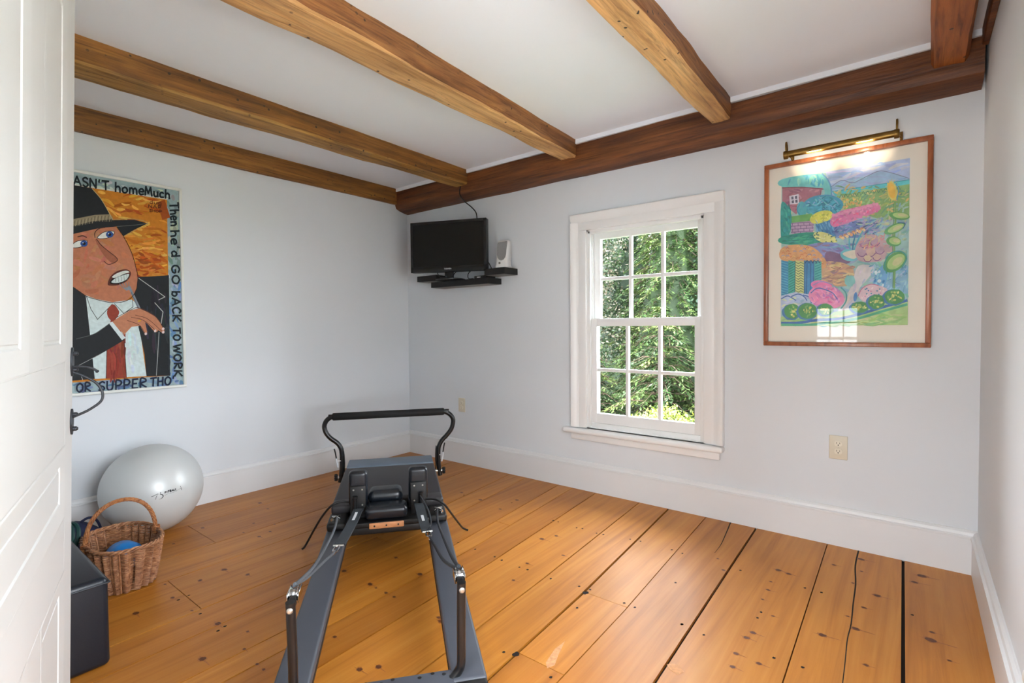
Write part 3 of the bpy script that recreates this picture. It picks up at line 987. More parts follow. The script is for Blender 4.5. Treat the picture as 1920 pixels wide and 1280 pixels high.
straps = {-1: [(.823, -.183, .236), (.934, -.167, .236), (1.089, -.147, .242), (1.150, -.139, .252), (1.192, -.134, .246)],
          1: [(.842, .163, .250), (.935, .156, .250), (1.028, .150, .256), (1.101, .146, .260), (1.190, .143, .250)]}
for s in (-1, 1):
    q = [Vector(L(*p)) for p in cr(straps[s], 8)]
    vs_, fs_ = [], []
    n_ = len(q)
    hw_ = .021
    for i in range(n_):
        d = (q[min(i + 1, n_ - 1)] - q[max(i - 1, 0)]).normalized()
        sd_ = d.cross(Vector((0, 0, 1))).normalized()
        nn = sd_.cross(d)
        for a, b in ((-hw_, -.004), (hw_, -.004), (hw_, .004), (-hw_, .004)):
            vs_.append(q[i] + sd_ * a + nn * b)
    for i in range(n_ - 1):
        for j in range(4):
            fs_.append((i * 4 + j, i * 4 + (j + 1) % 4, i * 4 + 4 + (j + 1) % 4, i * 4 + 4 + j))
    fs_ += [(0, 1, 2, 3), tuple(n_ * 4 - 4 + j for j in (3, 2, 1, 0))]
    st = R_(MB().add(vs_, fs_), 'handle_strap', M_WEB)
    i0, i1 = (14, 21) if s < 0 else (9, 14)
    vs_, fs_ = [], []
    for i in range(i0, i1 + 1):
        d = (q[i + 1] - q[i - 1]).normalized()
        sd_ = d.cross(Vector((0, 0, 1))).normalized()
        nn = sd_.cross(d)
        f = 1.0 if nn.z > 0 else -1.0
        for a in (-.006, .006):
            vs_.append(q[i] + sd_ * a + nn * .0052 * f)
    for i in range(i1 - i0):
        fs_.append((2 * i, 2 * i + 1, 2 * i + 3, 2 * i + 2))
    R_(MB().add(vs_, fs_), 'woven_label', M_LABEL, st)
R_(MB().tube(cr([L(.842, .163, .252), L(.856, .182, .268), L(.965, .180, .284), L(1.08, .166, .288), L(1.19, .150, .290)], 6), .0038, 8), 'cord_loop', M_ROPED)
R_(MB().tube(cr([L(1.215, -.140, .262), L(1.262, -.190, .262), L(1.258, -.234, .266), L(1.254, -.270, .250), L(1.318, -.320, .18), L(1.356, -.366, .10), L(1.374, -.41, .02), L(1.378, -.424, .006)], 7), .0052, 10), 'side_cord', M_BLACK)
R_(MB().tube(cr([L(1.205, .150, .262), L(1.205, .180, .264), L(1.180, .220, .268), L(1.155, .261, .252), L(1.214, .303, .18), L(1.339, .353, .08), L(1.415, .386, .02), L(1.415, .413, .006)], 7), .0052, 10), 'side_cord', M_BLACK)

# ------------------------------------------------------------------ stroke lettering
G = {
    'A': (.8, [[(0, 0), (.4, 1), (.8, 0)], [(.15, .36), (.66, .36)]]), 'S': (.6, [[(.58, .88), (.35, 1), (.08, .84), (.12, .6), (.45, .45), (.58, .22), (.32, 0), (.02, .12)]]),
    'N': (.75, [[(0, 0), (.05, 1), (.65, .02), (.72, 1)]]), "'": (.2, [[(.12, 1.02), (.06, .74)]]), 'T': (.75, [[(0, .96), (.75, 1)], [(.38, .97), (.36, 0)]]),
    'h': (.55, [[(.04, 1), (.02, 0)], [(.03, .42), (.26, .6), (.48, .46), (.52, 0)]]), 'o': (.6, [[(.3, .6), (.05, .42), (.08, .1), (.32, 0), (.56, .2), (.5, .5), (.3, .6)]]),
    'm': (.85, [[(.04, .6), (.02, 0)], [(.03, .4), (.22, .6), (.4, .42), (.42, 0)], [(.42, .4), (.62, .6), (.8, .42), (.83, 0)]]), 'e': (.55, [[(.04, .32), (.52, .36), (.42, .6), (.16, .58), (.02, .3), (.18, .02), (.5, .08)]]),
    'M': (.9, [[(.02, 0), (.12, 1), (.42, .25), (.72, 1), (.88, 0)]]), 'u': (.55, [[(.04, .6), (.05, .18), (.22, 0), (.46, .14), (.5, .6)], [(.5, .4), (.53, 0)]]), 'c': (.5, [[(.48, .52), (.26, .6), (.04, .36), (.12, .06), (.48, .06)]]),
    'n': (.55, [[(.04, .6), (.03, 0)], [(.03, .4), (.26, .6), (.48, .42), (.5, 0)]]), 'd': (.55, [[(.5, 1), (.5, 0)], [(.5, .42), (.26, .6), (.04, .34), (.14, .04), (.5, .12)]]),
    'G': (.75, [[(.68, .84), (.4, 1), (.1, .76), (.06, .3), (.32, 0), (.66, .12), (.7, .45), (.42, .45)]]), 'O': (.8, [[(.4, 1), (.08, .74), (.06, .28), (.36, 0), (.7, .22), (.74, .7), (.4, 1)]]),
    'b': (.55, [[(.05, 1), (.04, 0)], [(.04, .42), (.3, .6), (.52, .34), (.36, .02), (.04, .06)]]), 'C': (.7, [[(.66, .86), (.38, 1), (.08, .7), (.08, .28), (.34, 0), (.68, .12)]]),
    'K': (.7, [[(.05, 1), (.04, 0)], [(.64, 1), (.08, .44), (.68, 0)]]), 'W': (1.0, [[(0, 1), (.24, 0), (.5, .8), (.74, 0), (1, 1)]]), 'R': (.7, [[(.06, 0), (.06, 1), (.5, .94), (.58, .68), (.08, .46), (.66, 0)]]),
    'U': (.7, [[(.04, 1), (.06, .24), (.32, 0), (.6, .2), (.64, 1)]]), 'P': (.65, [[(.06, 0), (.06, 1), (.48, .96), (.6, .7), (.42, .46), (.08, .44)]]), 'E': (.6, [[(.56, 1), (.06, .98), (.04, .02), (.58, 0)], [(.05, .5), (.46, .5)]]),
    'H': (.7, [[(.05, 1), (.04, 0)], [(.64, 1), (.65, 0)], [(.05, .5), (.64, .5)]]), 'F': (.6, [[(.56, 1), (.06, .98), (.04, 0)], [(.05, .52), (.46, .52)]]), 'I': (.2, [[(.1, 1), (.1, 0)]]),
    'B': (.65, [[(.06, 0), (.06, 1), (.46, .94), (.5, .66), (.08, .52), (.54, .44), (.58, .12), (.06, 0)]]), 'L': (.55, [[(.05, 1), (.04, 0), (.54, .02)]]), 'g': (.55, [[(.5, .56), (.24, .6), (.05, .34), (.2, .06), (.5, .2)], [(.5, .6), (.5, -.2), (.24, -.36), (.06, -.22)]]),
    's': (.45, [[(.42, .52), (.22, .6), (.06, .44), (.36, .24), (.3, .02), (.02, .08)]]), 'p': (.55, [[(.05, .6), (.04, -.35)], [(.05, .42), (.3, .6), (.5, .3), (.3, .02), (.06, .12)]]),
    'D': (.7, [[(.06, 0), (.06, 1), (.5, .86), (.62, .48), (.44, .1), (.06, 0)]]), ' ': (.4, [])}


def lettering(text, place, width):
    """Yield smoothed stroke polylines; place(u, v) maps text units (cap height 1) to the surface."""
    x = 0.0
    tot = sum(G[c][0] + .22 for c in text) - .22
    out = []
    for c in text:
        w_, strokes = G[c]
        for s in strokes:
            q = cr(s, 4) if len(s) > 2 and c not in 'AMNWKETHFL' else s
            out.append([place((x + p[0]) / tot * width, p[1]) for p in q])
        x += w_ + .22
    return out


# ------------------------------------------------------------------ exercise ball
M_BALL = plain('pearl_silver_vinyl', (206, 209, 208), 0.36, .1, bump=.02, bscale=200, var=.02, coat=.1, vscale=3)
M_INK = plain('black_print', (18, 20, 26), 0.5, var=.05)
BC, BR = Vector((.274, -2.043, .2385)), .2375
ball = thing('exercise_ball', 'pearl silver exercise ball resting on the floor against the wall below the man painting', 'exercise ball', (BC.x, BC.y, 0))
MB().ellipsoid(BC, BR, BR, BR, 64, 40).build('ball_skin', M_BALL, ball)


def on_ball(p, lift=.0009):
    p = Vector(p)
    return BC + (p - BC).normalized() * (BR + lift)


la, lc = Vector((.4985, -2.117, .254)), Vector((.501, -1.979, .262))
e1 = (lc - la)
nrm = ((la + lc) / 2 - BC).normalized()
e2 = nrm.cross(e1).normalized()
if e2.z < 0:
    e2 = -e2
ll = e1.length
e1n = e1.normalized()


def bm_(u, v):
    return on_ball(la + e1 * u + e2 * v)


lg = MB()


def ribbon(mb, q, r, mat=0):
    """Flat printed stroke on the ball."""
    vs_, fs_ = [], []
    q = [Vector(p) for p in q]
    k = len(q)
    for i, p in enumerate(q):
        d = (q[min(i + 1, k - 1)] - q[max(i - 1, 0)]).normalized()
        nn = (p - BC).normalized()
        sdv = d.cross(nn).normalized()
        rr = r[i] if isinstance(r, (list, tuple)) else r
        vs_ += [on_ball(p + sdv * rr), on_ball(p - sdv * rr)]
    mb.add(vs_, [(2 * i, 2 * i + 1, 2 * i + 3, 2 * i + 2) for i in range(k - 1)], mat)


# leaping figure: arms, torso curve, head, then the word and a small standing figure
ribbon(lg, [bm_(*p) for p in cr([(.0, .0005), (.09, .0025), (.18, .007)], 5)], [.0004] + [.0012] * 9 + [.0006])
ribbon(lg, [bm_(*p) for p in cr([(.12, -.018), (.15, -.008), (.19, .002)], 5)], .0010)
ribbon(lg, [bm_(*p) for p in cr([(.18, .0075), (.23, .006)], 4)], .0013)
cv = cr([(.27, .003), (.335, -.001), (.36, -.008), (.345, -.014), (.29, -.020), (.22, -.020)], 6)
ribbon(lg, [bm_(*p) for p in cv], [.0006 + .0014 * math.sin(PI * min(1, i / (len(cv) - 1) + .1)) for i in range(len(cv))])


def dot(u, v, r):
    c = la + e1 * u + e2 * v
    lg.add([on_ball(c + e1n * r * math.cos(t) + e2 * r * math.sin(t)) for t in [2 * PI * i / 14 for i in range(14)]], [tuple(range(14))])


dot(.295, .0085, .0026)
for q in lettering('FITBALL', lambda u, v: bm_(.42 + u / ll + v * .012, .001 + v * .0092 + u * .03), .37 * ll):
    ribbon(lg, q, .0018)
ribbon(lg, [bm_(*p) for p in cr([(.40, -.008), (.55, -.004), (.72, -.004), (.97, .0045)], 6)], .0004)
dot(.955, .0135, .0019)
ribbon(lg, [bm_(*p) for p in [(.965, .009), (.975, .0), (.98, -.007)]], .0011)
for u, v in ((.42, -.010), (.60, -.006), (.80, -.004)):
    dot(u, v, .0009)
lg.build('printed_logo', M_INK, ball, smooth=False)
MB().lathe([(.006, -.003), (.007, .0), (.004, .0015)], BC + Vector((-.6, -.3, -.45)).normalized() * BR, (-.6, -.3, -.45), 14).build('valve_plug', M_LABEL, ball)

# ------------------------------------------------------------------ wicker basket
M_WICK = wood('willow', [(.3, lin((104, 60, 36))), (.5, lin((158, 108, 74))), (.72, lin((198, 152, 116)))], 2, 26, 20, .55, 0, .3, tint=True, blotch=.5)
M_WICKH = wood('willow_handle', [(.3, lin((112, 62, 28))), (.5, lin((170, 106, 58))), (.72, lin((204, 146, 92)))], 0, 40, 14, .5, 0, .3, blotch=.5)
BK = Vector((.815, -2.318, 0))
bas = thing('wicker_basket', 'brown woven wicker basket with a tall arched handle standing beside the exercise ball', 'basket', BK)
BH = .19
brng = random.Random(3)
NCOL = 22


def bas_pt(t, z, dr=0.0):
    """Superelliptic oval, flaring towards the rim."""
    k = z / BH
    a = .128 + .060 * k ** .8 + dr
    b = .094 + .034 * k ** .8 + dr
    c_, s_ = math.cos(t), math.sin(t)
    e = .78
    return Vector((BK.x + a * math.copysign(abs(c_) ** e, c_) + .012 * (1 - k), BK.y + b * math.copysign(abs(s_) ** e, s_), z))


NS = 26
wv = MB()
NR = 25
for r_ in range(NR):
    z = .006 + (BH - .016) * r_ / (NR - 1)
    pts = []
    ns = NCOL * 8
    for j in range(ns):
        t = 2 * PI * j / ns
        dr = .0078 * math.sin(NCOL * t)
        pts.append(bas_pt(t, z + .0018 * math.cos(NCOL * t) + .0007 * math.sin(5 * t + r_), dr))
    wv.tube(pts, .0035, 6, closed=True, col=(brng.uniform(.15, 1), brng.random(), brng.random()))
base = [bas_pt(2 * PI * j / 40, .008, -.004) for j in range(40)]
wv.add(base, [tuple(range(40))], 0, (.2, .5, .5))
wv.build('woven_side', M_WICK, bas)
sk = MB()
for i in range(NS):
    t = 2 * PI * (i + .5) / NS
    sk.tube([bas_pt(t, z) for z in (.004, .05, .10, .15, BH)], .0038, 7, col=(brng.uniform(.3, 1), brng.random(), brng.random()))
sk.build('stakes', M_WICK, bas)
rim = MB()
for ph in range(3):
    pts = []
    for j in range(120):
        t = 2 * PI * j / 120
        a = 12 * t + ph * 2 * PI / 3
        p = bas_pt(t, BH + .002, .001 + .0055 * math.cos(a))
        pts.append(p + Vector((0, 0, .0055 * math.sin(a))))
    rim.tube(pts, .0046, 7, closed=True, col=(.55 + .2 * ph, brng.random(), brng.random()))
rim.build('braided_rim', M_WICK, bas)
hd = MB()
hx_ = BK.x - .008
for ph in range(5):
    pts = []
    for j in range(60):
        u = j / 59
        ang = PI * u
        yy = BK.y - .128 * math.cos(ang) * (1 - .02 * math.sin(ang))
        zz = BH - .03 + (.356 - BH + .03) * math.sin(ang) ** .72
        a = u * 34 + ph * 2 * PI / 5
        tan = Vector((0, math.sin(ang), math.cos(ang))).normalized()
        n2 = Vector((1, 0, 0))
        n1 = tan.cross(n2)
        pts.append(Vector((hx_, yy, zz)) + (n1 * math.cos(a) + n2 * math.sin(a)) * .0054)
    hd.tube(pts, .0038, 7)
hd.build('arched_handle', M_WICKH, bas)
for s in (-1, 1):
    q = MB()
    for k in range(4):
        zc = BH - .012 + k * .0075
        q.tube([(hx_ + .0155 * math.cos(t), BK.y + s * .128 + .0135 * math.sin(t), zc + .002 * math.sin(t)) for t in [2 * PI * i / 16 for i in range(16)]], .0036, 6, closed=True)
    q.build('handle_binding', M_WICKH, bas)

M_BLUE = plain('blue_rubber', (22, 120, 196), 0.42, var=.05)
fbm = MB().ellipsoid((.835, -2.318, .1165), .092, .068, .060, 32, 18, fn=lambda p: p * (1 + .03 * math.sin(9 * p.x * 10)))
rebase(tag(fbm.build('toning_ball', M_BLUE), 'bright blue soft ball lying inside the wicker basket', 'ball'), (.835, -2.318, .055))

# ------------------------------------------------------------------ padded box, bag, band
M_NAVY = plain('navy_vinyl', (16, 23, 33), 0.36, bump=.04, bscale=200, var=.06)
bx = thing('padded_box', 'navy vinyl padded sitting box on the floor behind the open door', 'sitting box', (1.07, -2.72, 0))
MB().rbox(.70, 1.468, -2.94, -2.518, .0, .293, .018, 5).build('vinyl_cover', M_NAVY, bx)
sm = MB().tube([(.702, -2.516, .275), (1.466, -2.516, .275)], .003, 6).tube([(1.47, -2.938, .275), (1.47, -2.52, .275)], .003, 6)
sm.build('piping', M_NAVY, bx)
M_BAG = plain('navy_cloth', (22, 30, 66), 0.7, bump=.3, bscale=30, var=.15)
bag = thing('cloth_bag', 'dark navy cloth bag on the floor between the wicker basket and the wall', 'bag', (.30, -2.40, 0))


def bagfn(p):
    q_ = p.copy()
    k = max(0, p.z) / .075
    q_.x *= 1 - .35 * k
    q_.y *= 1 - .45 * k
    q_ += Vector((mnoise.noise(p * 14), mnoise.noise(p * 14 + Vector((3, 3, 3))), mnoise.noise(p * 14 + Vector((9, 1, 3))))) * .012
    return q_


MB().ellipsoid((.30, -2.385, .082), .115, .125, .080, 32, 20, fn=bagfn).build('bag_body', M_BAG, bag)
MB().tube(cr([(.30, -2.36, .152), (.31, -2.33, .168), (.30, -2.30, .150), (.295, -2.28, .10), (.30, -2.275, .05)], 6), .006, 8).build('drawstring', M_BAG, bag)
M_GRN = plain('dark_green_rubber', (18, 66, 62), 0.45, var=.15)
gb = MB()
for i in range(3):
    gb.tube([(.60 + (.085 - .012 * i) * math.cos(t), -2.468 + .022 * i - .02 + .01 * math.sin(2 * t), .17 + (.085 - .006 * i) * math.sin(t)) for t in [2 * PI * k / 28 for k in range(28)]], .009, 8, closed=True)
gb.tube(cr([(.56, -2.47, .012), (.52, -2.44, .012), (.53, -2.41, .011), (.58, -2.42, .011)], 6), .009, 8)
gb.tube(cr([(.60, -2.475, .090), (.59, -2.478, .05), (.56, -2.47, .012)], 6), .009, 8)
rebase(tag(gb.build('resistance_band', M_GRN), 'dark green coiled resistance band leaning behind the navy padded box', 'exercise band'), (.60, -2.47, 0))

# ------------------------------------------------------------------ television corner
M_TVB = plain('gloss_black', (22, 22, 23), 0.25, var=.05)
M_SCR = plain('dark_screen', (34, 34, 33), 0.35, var=.02, spec=.15)
M_SHELF = plain('matt_black_shelf', (17, 17, 18), 0.55, var=.06)
M_SHU = plain('shelf_underside', (120, 118, 114), 0.6)


def shelf(x0, x1, d, z0, z1, label):
    o = thing('floating_shelf', label, 'wall shelf', ((x0 + x1) / 2, 0, z0), group='black floating shelves')
    MB().rbox(x0, x1, -d, -.001, z0, z1, .002, 1).build('shelf_board', M_SHELF, o)
    MB().box(x0 + .012, x1 - .012, -d + .012, -.012, z0 - .002, z0 + .001).build('shelf_underside', M_SHU, o, smooth=False)
    return o


shelf(.46, 1.08, .150, 1.428, 1.472, 'long black floating shelf carrying the television')
shelf(.27, .50, .130, 1.487, 1.533, 'short black floating shelf between the room corner and the television')
shelf(1.042, 1.236, .156, 1.488, 1.535, 'square black floating shelf under the white speaker')

tv = thing('television', 'black flat screen television angled on the shelf in the corner', 'television', (.72, -.10, 1.472), math.radians(21.5))
tvM = Matrix.Translation((.735, -.225, 0)) @ Matrix.Rotation(math.radians(21.5), 4, 'Z')
TW, T0, T1 = .628, 1.532, 1.922
MB().rbox(-TW / 2, TW / 2, .004, .050, T0, T1, .006, 3).rbox(-.2, .2, .045, .075, T0 + .05, T1 - .08, .01, 3).xf(tvM).build('tv_housing', M_TVB, tv)
bz = MB()
for a, b, c_, d in ((-TW / 2, TW / 2, T1 - .024, T1), (-TW / 2, TW / 2, T0, T0 + .046), (-TW / 2, -TW / 2 + .024, T0, T1), (TW / 2 - .024, TW / 2, T0, T1)):
    bz.rbox(a, b, -.006, .006, c_, d, .003, 2)
bz.xf(tvM).build('bezel', M_TVB, tv)
MB().box(-TW / 2 + .022, TW / 2 - .022, .0, .004, T0 + .044, T1 - .022).xf(tvM).build('screen', M_SCR, tv, smooth=False)
tl = MB()
for q in lettering('TOSHIBA', lambda u, v: Vector((-.030 + u, -.0064, T0 + .018 + v * .0105)), .060):
    for i in range(len(q) - 1):
        d = (q[i + 1] - q[i])
        if d.length < 1e-6:
            continue
        sdv = d.normalized().cross(Vector((0, 1, 0))) * .0012
        tl.add([q[i] + sdv, q[i] - sdv, q[i + 1] - sdv, q[i + 1] + sdv], [(0, 1, 2, 3)])
tl.xf(tvM).build('brand_lettering', M_LABEL, tv, smooth=False)
st = MB().rbox(-.035, .035, .012, .034, 1.478, T0 + .06, .006, 2)
st.lathe([(.115, 0), (.115, .006), (.1, .010), (.03, .014)], (0, .045, 1.4725), (0, 0, 1), 40)
st.xf(tvM).build('tv_stand', M_TVB, tv)
for pts in ([(.50, -.10, 1.58), (.52, -.13, 1.54), (.57, -.14, 1.500), (.62, -.13, 1.478)], [(.60, -.09, 1.56), (.615, -.125, 1.50), (.66, -.135, 1.479), (.74, -.13, 1.478)], [(.86, -.07, 1.56), (.845, -.115, 1.52), (.86, -.13, 1.479), (.90, -.12, 1.477)], [(.70, -.08, 1.56), (.69, -.12, 1.52), (.72, -.135, 1.480), (.79, -.13, 1.477)], [(1.00, -.06, 1.60), (1.016, -.04, 1.55), (1.024, -.018, 1.50), (1.02, -.013, 1.477)]):
    MB().tube(cr(pts, 6), .0035, 7).build('tv_cable', M_BLACK, tv)
sb = thing('set_top_box', 'small black receiver box with a white mark on the television shelf', 'receiver box', (.985, -.085, 1.472))
MB().rbox(.925, 1.045, -.138, -.03, 1.4725, 1.492, .003, 2).build('receiver_case', M_TVB, sb)
MB().box(.955, .990, -.1388, -.1378, 1.478, 1.485).build('front_mark', M_LABEL, sb, smooth=False)

spk = thing('speaker', 'small white desktop speaker with a grey grille on the square shelf', 'speaker', (1.165, -.085, 1.535), math.radians(18))
sM = Matrix.Translation((1.165, -.080, 1.535)) @ Matrix.Rotation(math.radians(18), 4, 'Z')
M_SPW = plain('white_plastic', (222, 222, 220), 0.4, var=.02)
M_SPG = plain('grey_cloth_grille', (140, 140, 140), 0.8, bump=.4, bscale=500, var=.1, vscale=400)


def loft(secs, n=24):
    """secs: (z, half width, half depth, y shift); rounded rectangular sections."""
    mb = MB()
    vs_, fs_ = [], []
    for (z, a, b, ysh) in secs:
        for j in range(n):
            t = 2 * PI * j / n
            c_, s_ = math.cos(t), math.sin(t)
            vs_.append((a * math.copysign(abs(c_) ** .45, c_), ysh + b * math.copysign(abs(s_) ** .45, s_), z))
    for i in range(len(secs) - 1):
        for j in range(n):
            fs_.append((i * n + j, i * n + (j + 1) % n, (i + 1) * n + (j + 1) % n, (i + 1) * n + j))
    fs_ += [tuple(range(n - 1, -1, -1)), tuple(range((len(secs) - 1) * n, len(secs) * n))]
    return mb.add(vs_, fs_)


loft([(0, .052, .050, 0), (.012, .056, .052, 0), (.022, .050, .048, 0), (.06, .047, .046, .002), (.13, .047, .042, .010), (.185, .046, .036, .020), (.200, .044, .033, .022), (.205, .040, .028, .023)]).xf(sM).build('speaker_case', M_SPW, spk)
gp = [(-.034, .190), (.034, .196), (.036, .19), (.034, .10), (.030, .078), (.018, .060), (0, .054), (-.018, .060), (-.030, .078), (-.036, .10), (-.037, .18)]


def gface(x, z):
    f = -.047 + (z - .03) / .17 * .032
    return f


gv = [(x, gface(x, z) - .004, z) for x, z in gp] + [(x, gface(x, z) + .006, z) for x, z in gp]
ng = len(gp)
MB().add(gv, [tuple(range(ng)), tuple(range(2 * ng - 1, ng - 1, -1))] + [(i, (i + 1) % ng, ng + (i + 1) % ng, ng + i) for i in range(ng)]).xf(sM).build('grille', M_SPG, spk)
MB().lathe([(.008, 0), (.008, .004), (.005, .006)], (-.012, -.047, .036), (0, -1, 0), 14).xf(sM).build('volume_knob', M_SHU, spk)
cbl = MB().tube(cr([(.800, -.148, 2.185), (.795, -.150, 2.150), (.800, -.150, 2.115), (.815, -.122, 2.075), (.855, -.085, 2.03), (.892, -.075, 1.985), (.905, -.078, 1.93), (.905, -.085, 1.86), (.90, -.085, 1.78)], 8), .0042, 9)
rebase(tag(cbl.build('television_cable', M_BLACK), 'thin black cable hanging from the beam to the back of the television', 'cable'), (.800, -.148, 2.185))

# ------------------------------------------------------------------ outlets
M_OUT = plain('almond_plastic', (214, 205, 184), 0.4, var=.02)
M_OUT2 = plain('ivory_plastic', (226, 218, 198), 0.35, var=.02)


def outlet(x, z, w_, h, label):
    o = thing('wall_outlet', label, 'electrical outlet', (x, -.002, z - h / 2), group='wall outlets on the window wall')
    MB().rbox(x - w_ / 2, x + w_ / 2, -.007, -.0005, z - h / 2, z + h / 2, .003, 3).build('cover_plate', M_OUT, o)
    for s in (-1, 1):
        f = MB()
        zc = z + s * .0195
        pts = []
        for i in range(28):
            t = 2 * PI * i / 28
            pts.append((.0168 * math.cos(t), max(-.0125, min(.0125, .0168 * math.sin(t)))))
        f.prism(pts, 0, .003, (1, 0, 0), (0, 0, 1), (0, -1, 0), (x, -.0065, zc))
        fo = f.build('receptacle', M_OUT2, o)
        k = MB().box(x - .0075, x - .0055, -.0099, -.0090, zc - .001, zc + .008).box(x + .0055, x + .0075, -.0099, -.0090, zc - .001, zc + .0065)
        k.cyl((x, -.0090, zc - .0065), (x, -.0099, zc - .0065), .0026, 12)
        k.build('slots', M_CRACK, fo, smooth=False)
    MB().lathe([(.0032, 0), (.0028, .0012), (.001, .0016)], (x, -.0070, z), (0, -1, 0), 12).build('plate_screw', M_OUT, o)
    return o


outlet(3.247, .4905, .078, .118, 'almond wall outlet under the framed garden picture')
outlet(.652, .475, .072, .114, 'almond wall outlet near the room corner behind the reformer foot bar')
# ------------------------------------------------------------------ pictures
M_PAINT = tinted('brushed_paint', 0.55, .25, .10, 55)
M_WATER = tinted('watercolour', 0.85, .1, .12, 30)
M_FRW = plain('white_frame_paint', (226, 228, 222), 0.5, var=.04)
M_FRM = wood('cherry_frame', [(.3, lin((120, 66, 36))), (.5, lin((158, 92, 56))), (.72, lin((178, 110, 70)))], 2, 18, 3, .35, .2, .05, blotch=.3)
M_MAT = plain('cream_mat_board', (246, 238, 224), 0.9, var=.01)
M_BRASS = plain('aged_brass', (128, 98, 48), 0.38, .85, var=.15, vscale=30)


class Art:
    """Flat paint shapes laid on one picture plane, each slightly above the one before."""

    def __init__(self, src, dst, o, ux, uy, un, step=6.0e-6):
        A = []
        for (x, y), (u, v) in zip(src, dst):
            A.append([x, y, 1, 0, 0, 0, -u * x, -u * y, -u])
            A.append([0, 0, 0, x, y, 1, -v * x, -v * y, -v])
        self.H = np.linalg.svd(np.array(A, float))[2][-1].reshape(3, 3)
        self.o, self.ux, self.uy, self.un = Vector(o), Vector(ux), Vector(uy), Vector(un)
        self.mb = MB()
        self.k = 0
        self.step = step
        self.tone = lambda c: c

    def uv(self, p):
        q = self.H @ np.array([p[0], p[1], 1.0])
        return q[0] / q[2], q[1] / q[2]

    def P(self, p):
        u, v = self.uv(p)
        return self.o + self.ux * u + self.uy * v + self.un * (self.k * self.step)

    def poly(self, pts, c, smooth=False, n=6):
        if smooth:
            pts = cr(pts, n, True)
        self.k += 1
        vs_ = [self.P(p) for p in pts]
        nn = Vector((0, 0, 0))
        for i in range(len(vs_)):
            nn += vs_[i].cross(vs_[(i + 1) % len(vs_)])
        if nn.dot(self.un) < 0:
            vs_.reverse()
        self.mb.add(vs_, [tuple(range(len(vs_)))], 0, lin(self.tone(c)))

    def line(self, pts, c, w_, smooth=True, taper=False):
        self.k += 1
        if not smooth:
            for i in range(len(pts) - 1):
                p, q = np.array(pts[i], float), np.array(pts[i + 1], float)
                d = q - p
                d = d / (np.linalg.norm(d) + 1e-9)
                nr = np.array([-d[1], d[0]]) * w_ / 2
                p, q = p - d * w_ * .3, q + d * w_ * .3
                self.mb.add([self.P(p + nr), self.P(p - nr), self.P(q - nr), self.P(q + nr)], [(0, 1, 2, 3)], 0, lin(self.tone(c)))
                self.k += .05
            return
        if len(pts) > 2:
            pts = cr(pts, 6)
        k = len(pts)
        vs_ = []
        for i in range(k):
            a, b = np.array(pts[max(i - 1, 0)], float), np.array(pts[min(i + 1, k - 1)], float)
            d = b - a
            d = d / (np.linalg.norm(d) + 1e-9)
            nr = np.array([-d[1], d[0]]) * w_ / 2
            if taper:
                nr = nr * (.35 + .65 * math.sin(PI * (i + .5) / k))
            p = np.array(pts[i], float)
            vs_ += [self.P(p + nr), self.P(p - nr)]
        self.mb.add(vs_, [(2 * i, 2 * i + 1, 2 * i + 3, 2 * i + 2) for i in range(k - 1)], 0, lin(self.tone(c)))

    def ell(self, cx, cy, rx, ry, c, rot=0.0, n=22, jag=0.0):
        r_ = math.radians(rot)
        pts = []
        for i in range(n):
            t = 2 * PI * i / n
            q = 1 + (rnd.uniform(-jag, jag) if jag else 0)
            a, b = rx * q * math.cos(t), ry * q * math.sin(t)
            pts.append((cx + a * math.cos(r_) - b * math.sin(r_), cy + a * math.sin(r_) + b * math.cos(r_)))
        self.poly(pts, c)

    def strokes(self, box, n, cols, lo, hi, w_, ang=0, spread=25, clip=None):
        for _ in range(n):
            x, y = rnd.uniform(box[0], box[2]), rnd.uniform(box[1], box[3])
            if clip and not clip(x, y):
                continue
            a = math.radians(ang + rnd.uniform(-spread, spread))
            l_ = rnd.uniform(lo, hi)
            c = rnd.choice(cols)
            c = tuple(max(0, min(255, v + rnd.uniform(-10, 10))) for v in c)
            dx, dy = math.cos(a) * l_ / 2, math.sin(a) * l_ / 2
            lim = clip or self.lim
            if not (lim(x - dx, y - dy) and lim(x + dx, y + dy)):
                continue
            self.line([(x - dx, y - dy), (x + rnd.uniform(-1, 1) * l_ * .1, y + rnd.uniform(-1, 1) * l_ * .15), (x + dx, y + dy)], c, w_ * rnd.uniform(.6, 1.3), True, True)

    def text(self, words, c, w_):
        """words: (text, start, end, up-vector) in picture coordinates; cap height from the up-vector."""
        for t, a, b, up in words:
            a, b, up = np.array(a, float), np.array(b, float), np.array(up, float)
            for q in lettering(t, lambda u, v: tuple(a + (b - a) * u + up * v), 1.0):
                self.line(q, c, w_, False)


def inside(poly):
    def f(x, y):
        r_ = False
        j = len(poly) - 1
        for i in range(len(poly)):
            if (poly[i][1] > y) != (poly[j][1] > y) and x < (poly[j][0] - poly[i][0]) * (y - poly[i][1]) / (poly[j][1] - poly[i][1]) + poly[i][0]:
                r_ = not r_
            j = i
        return r_
    return f


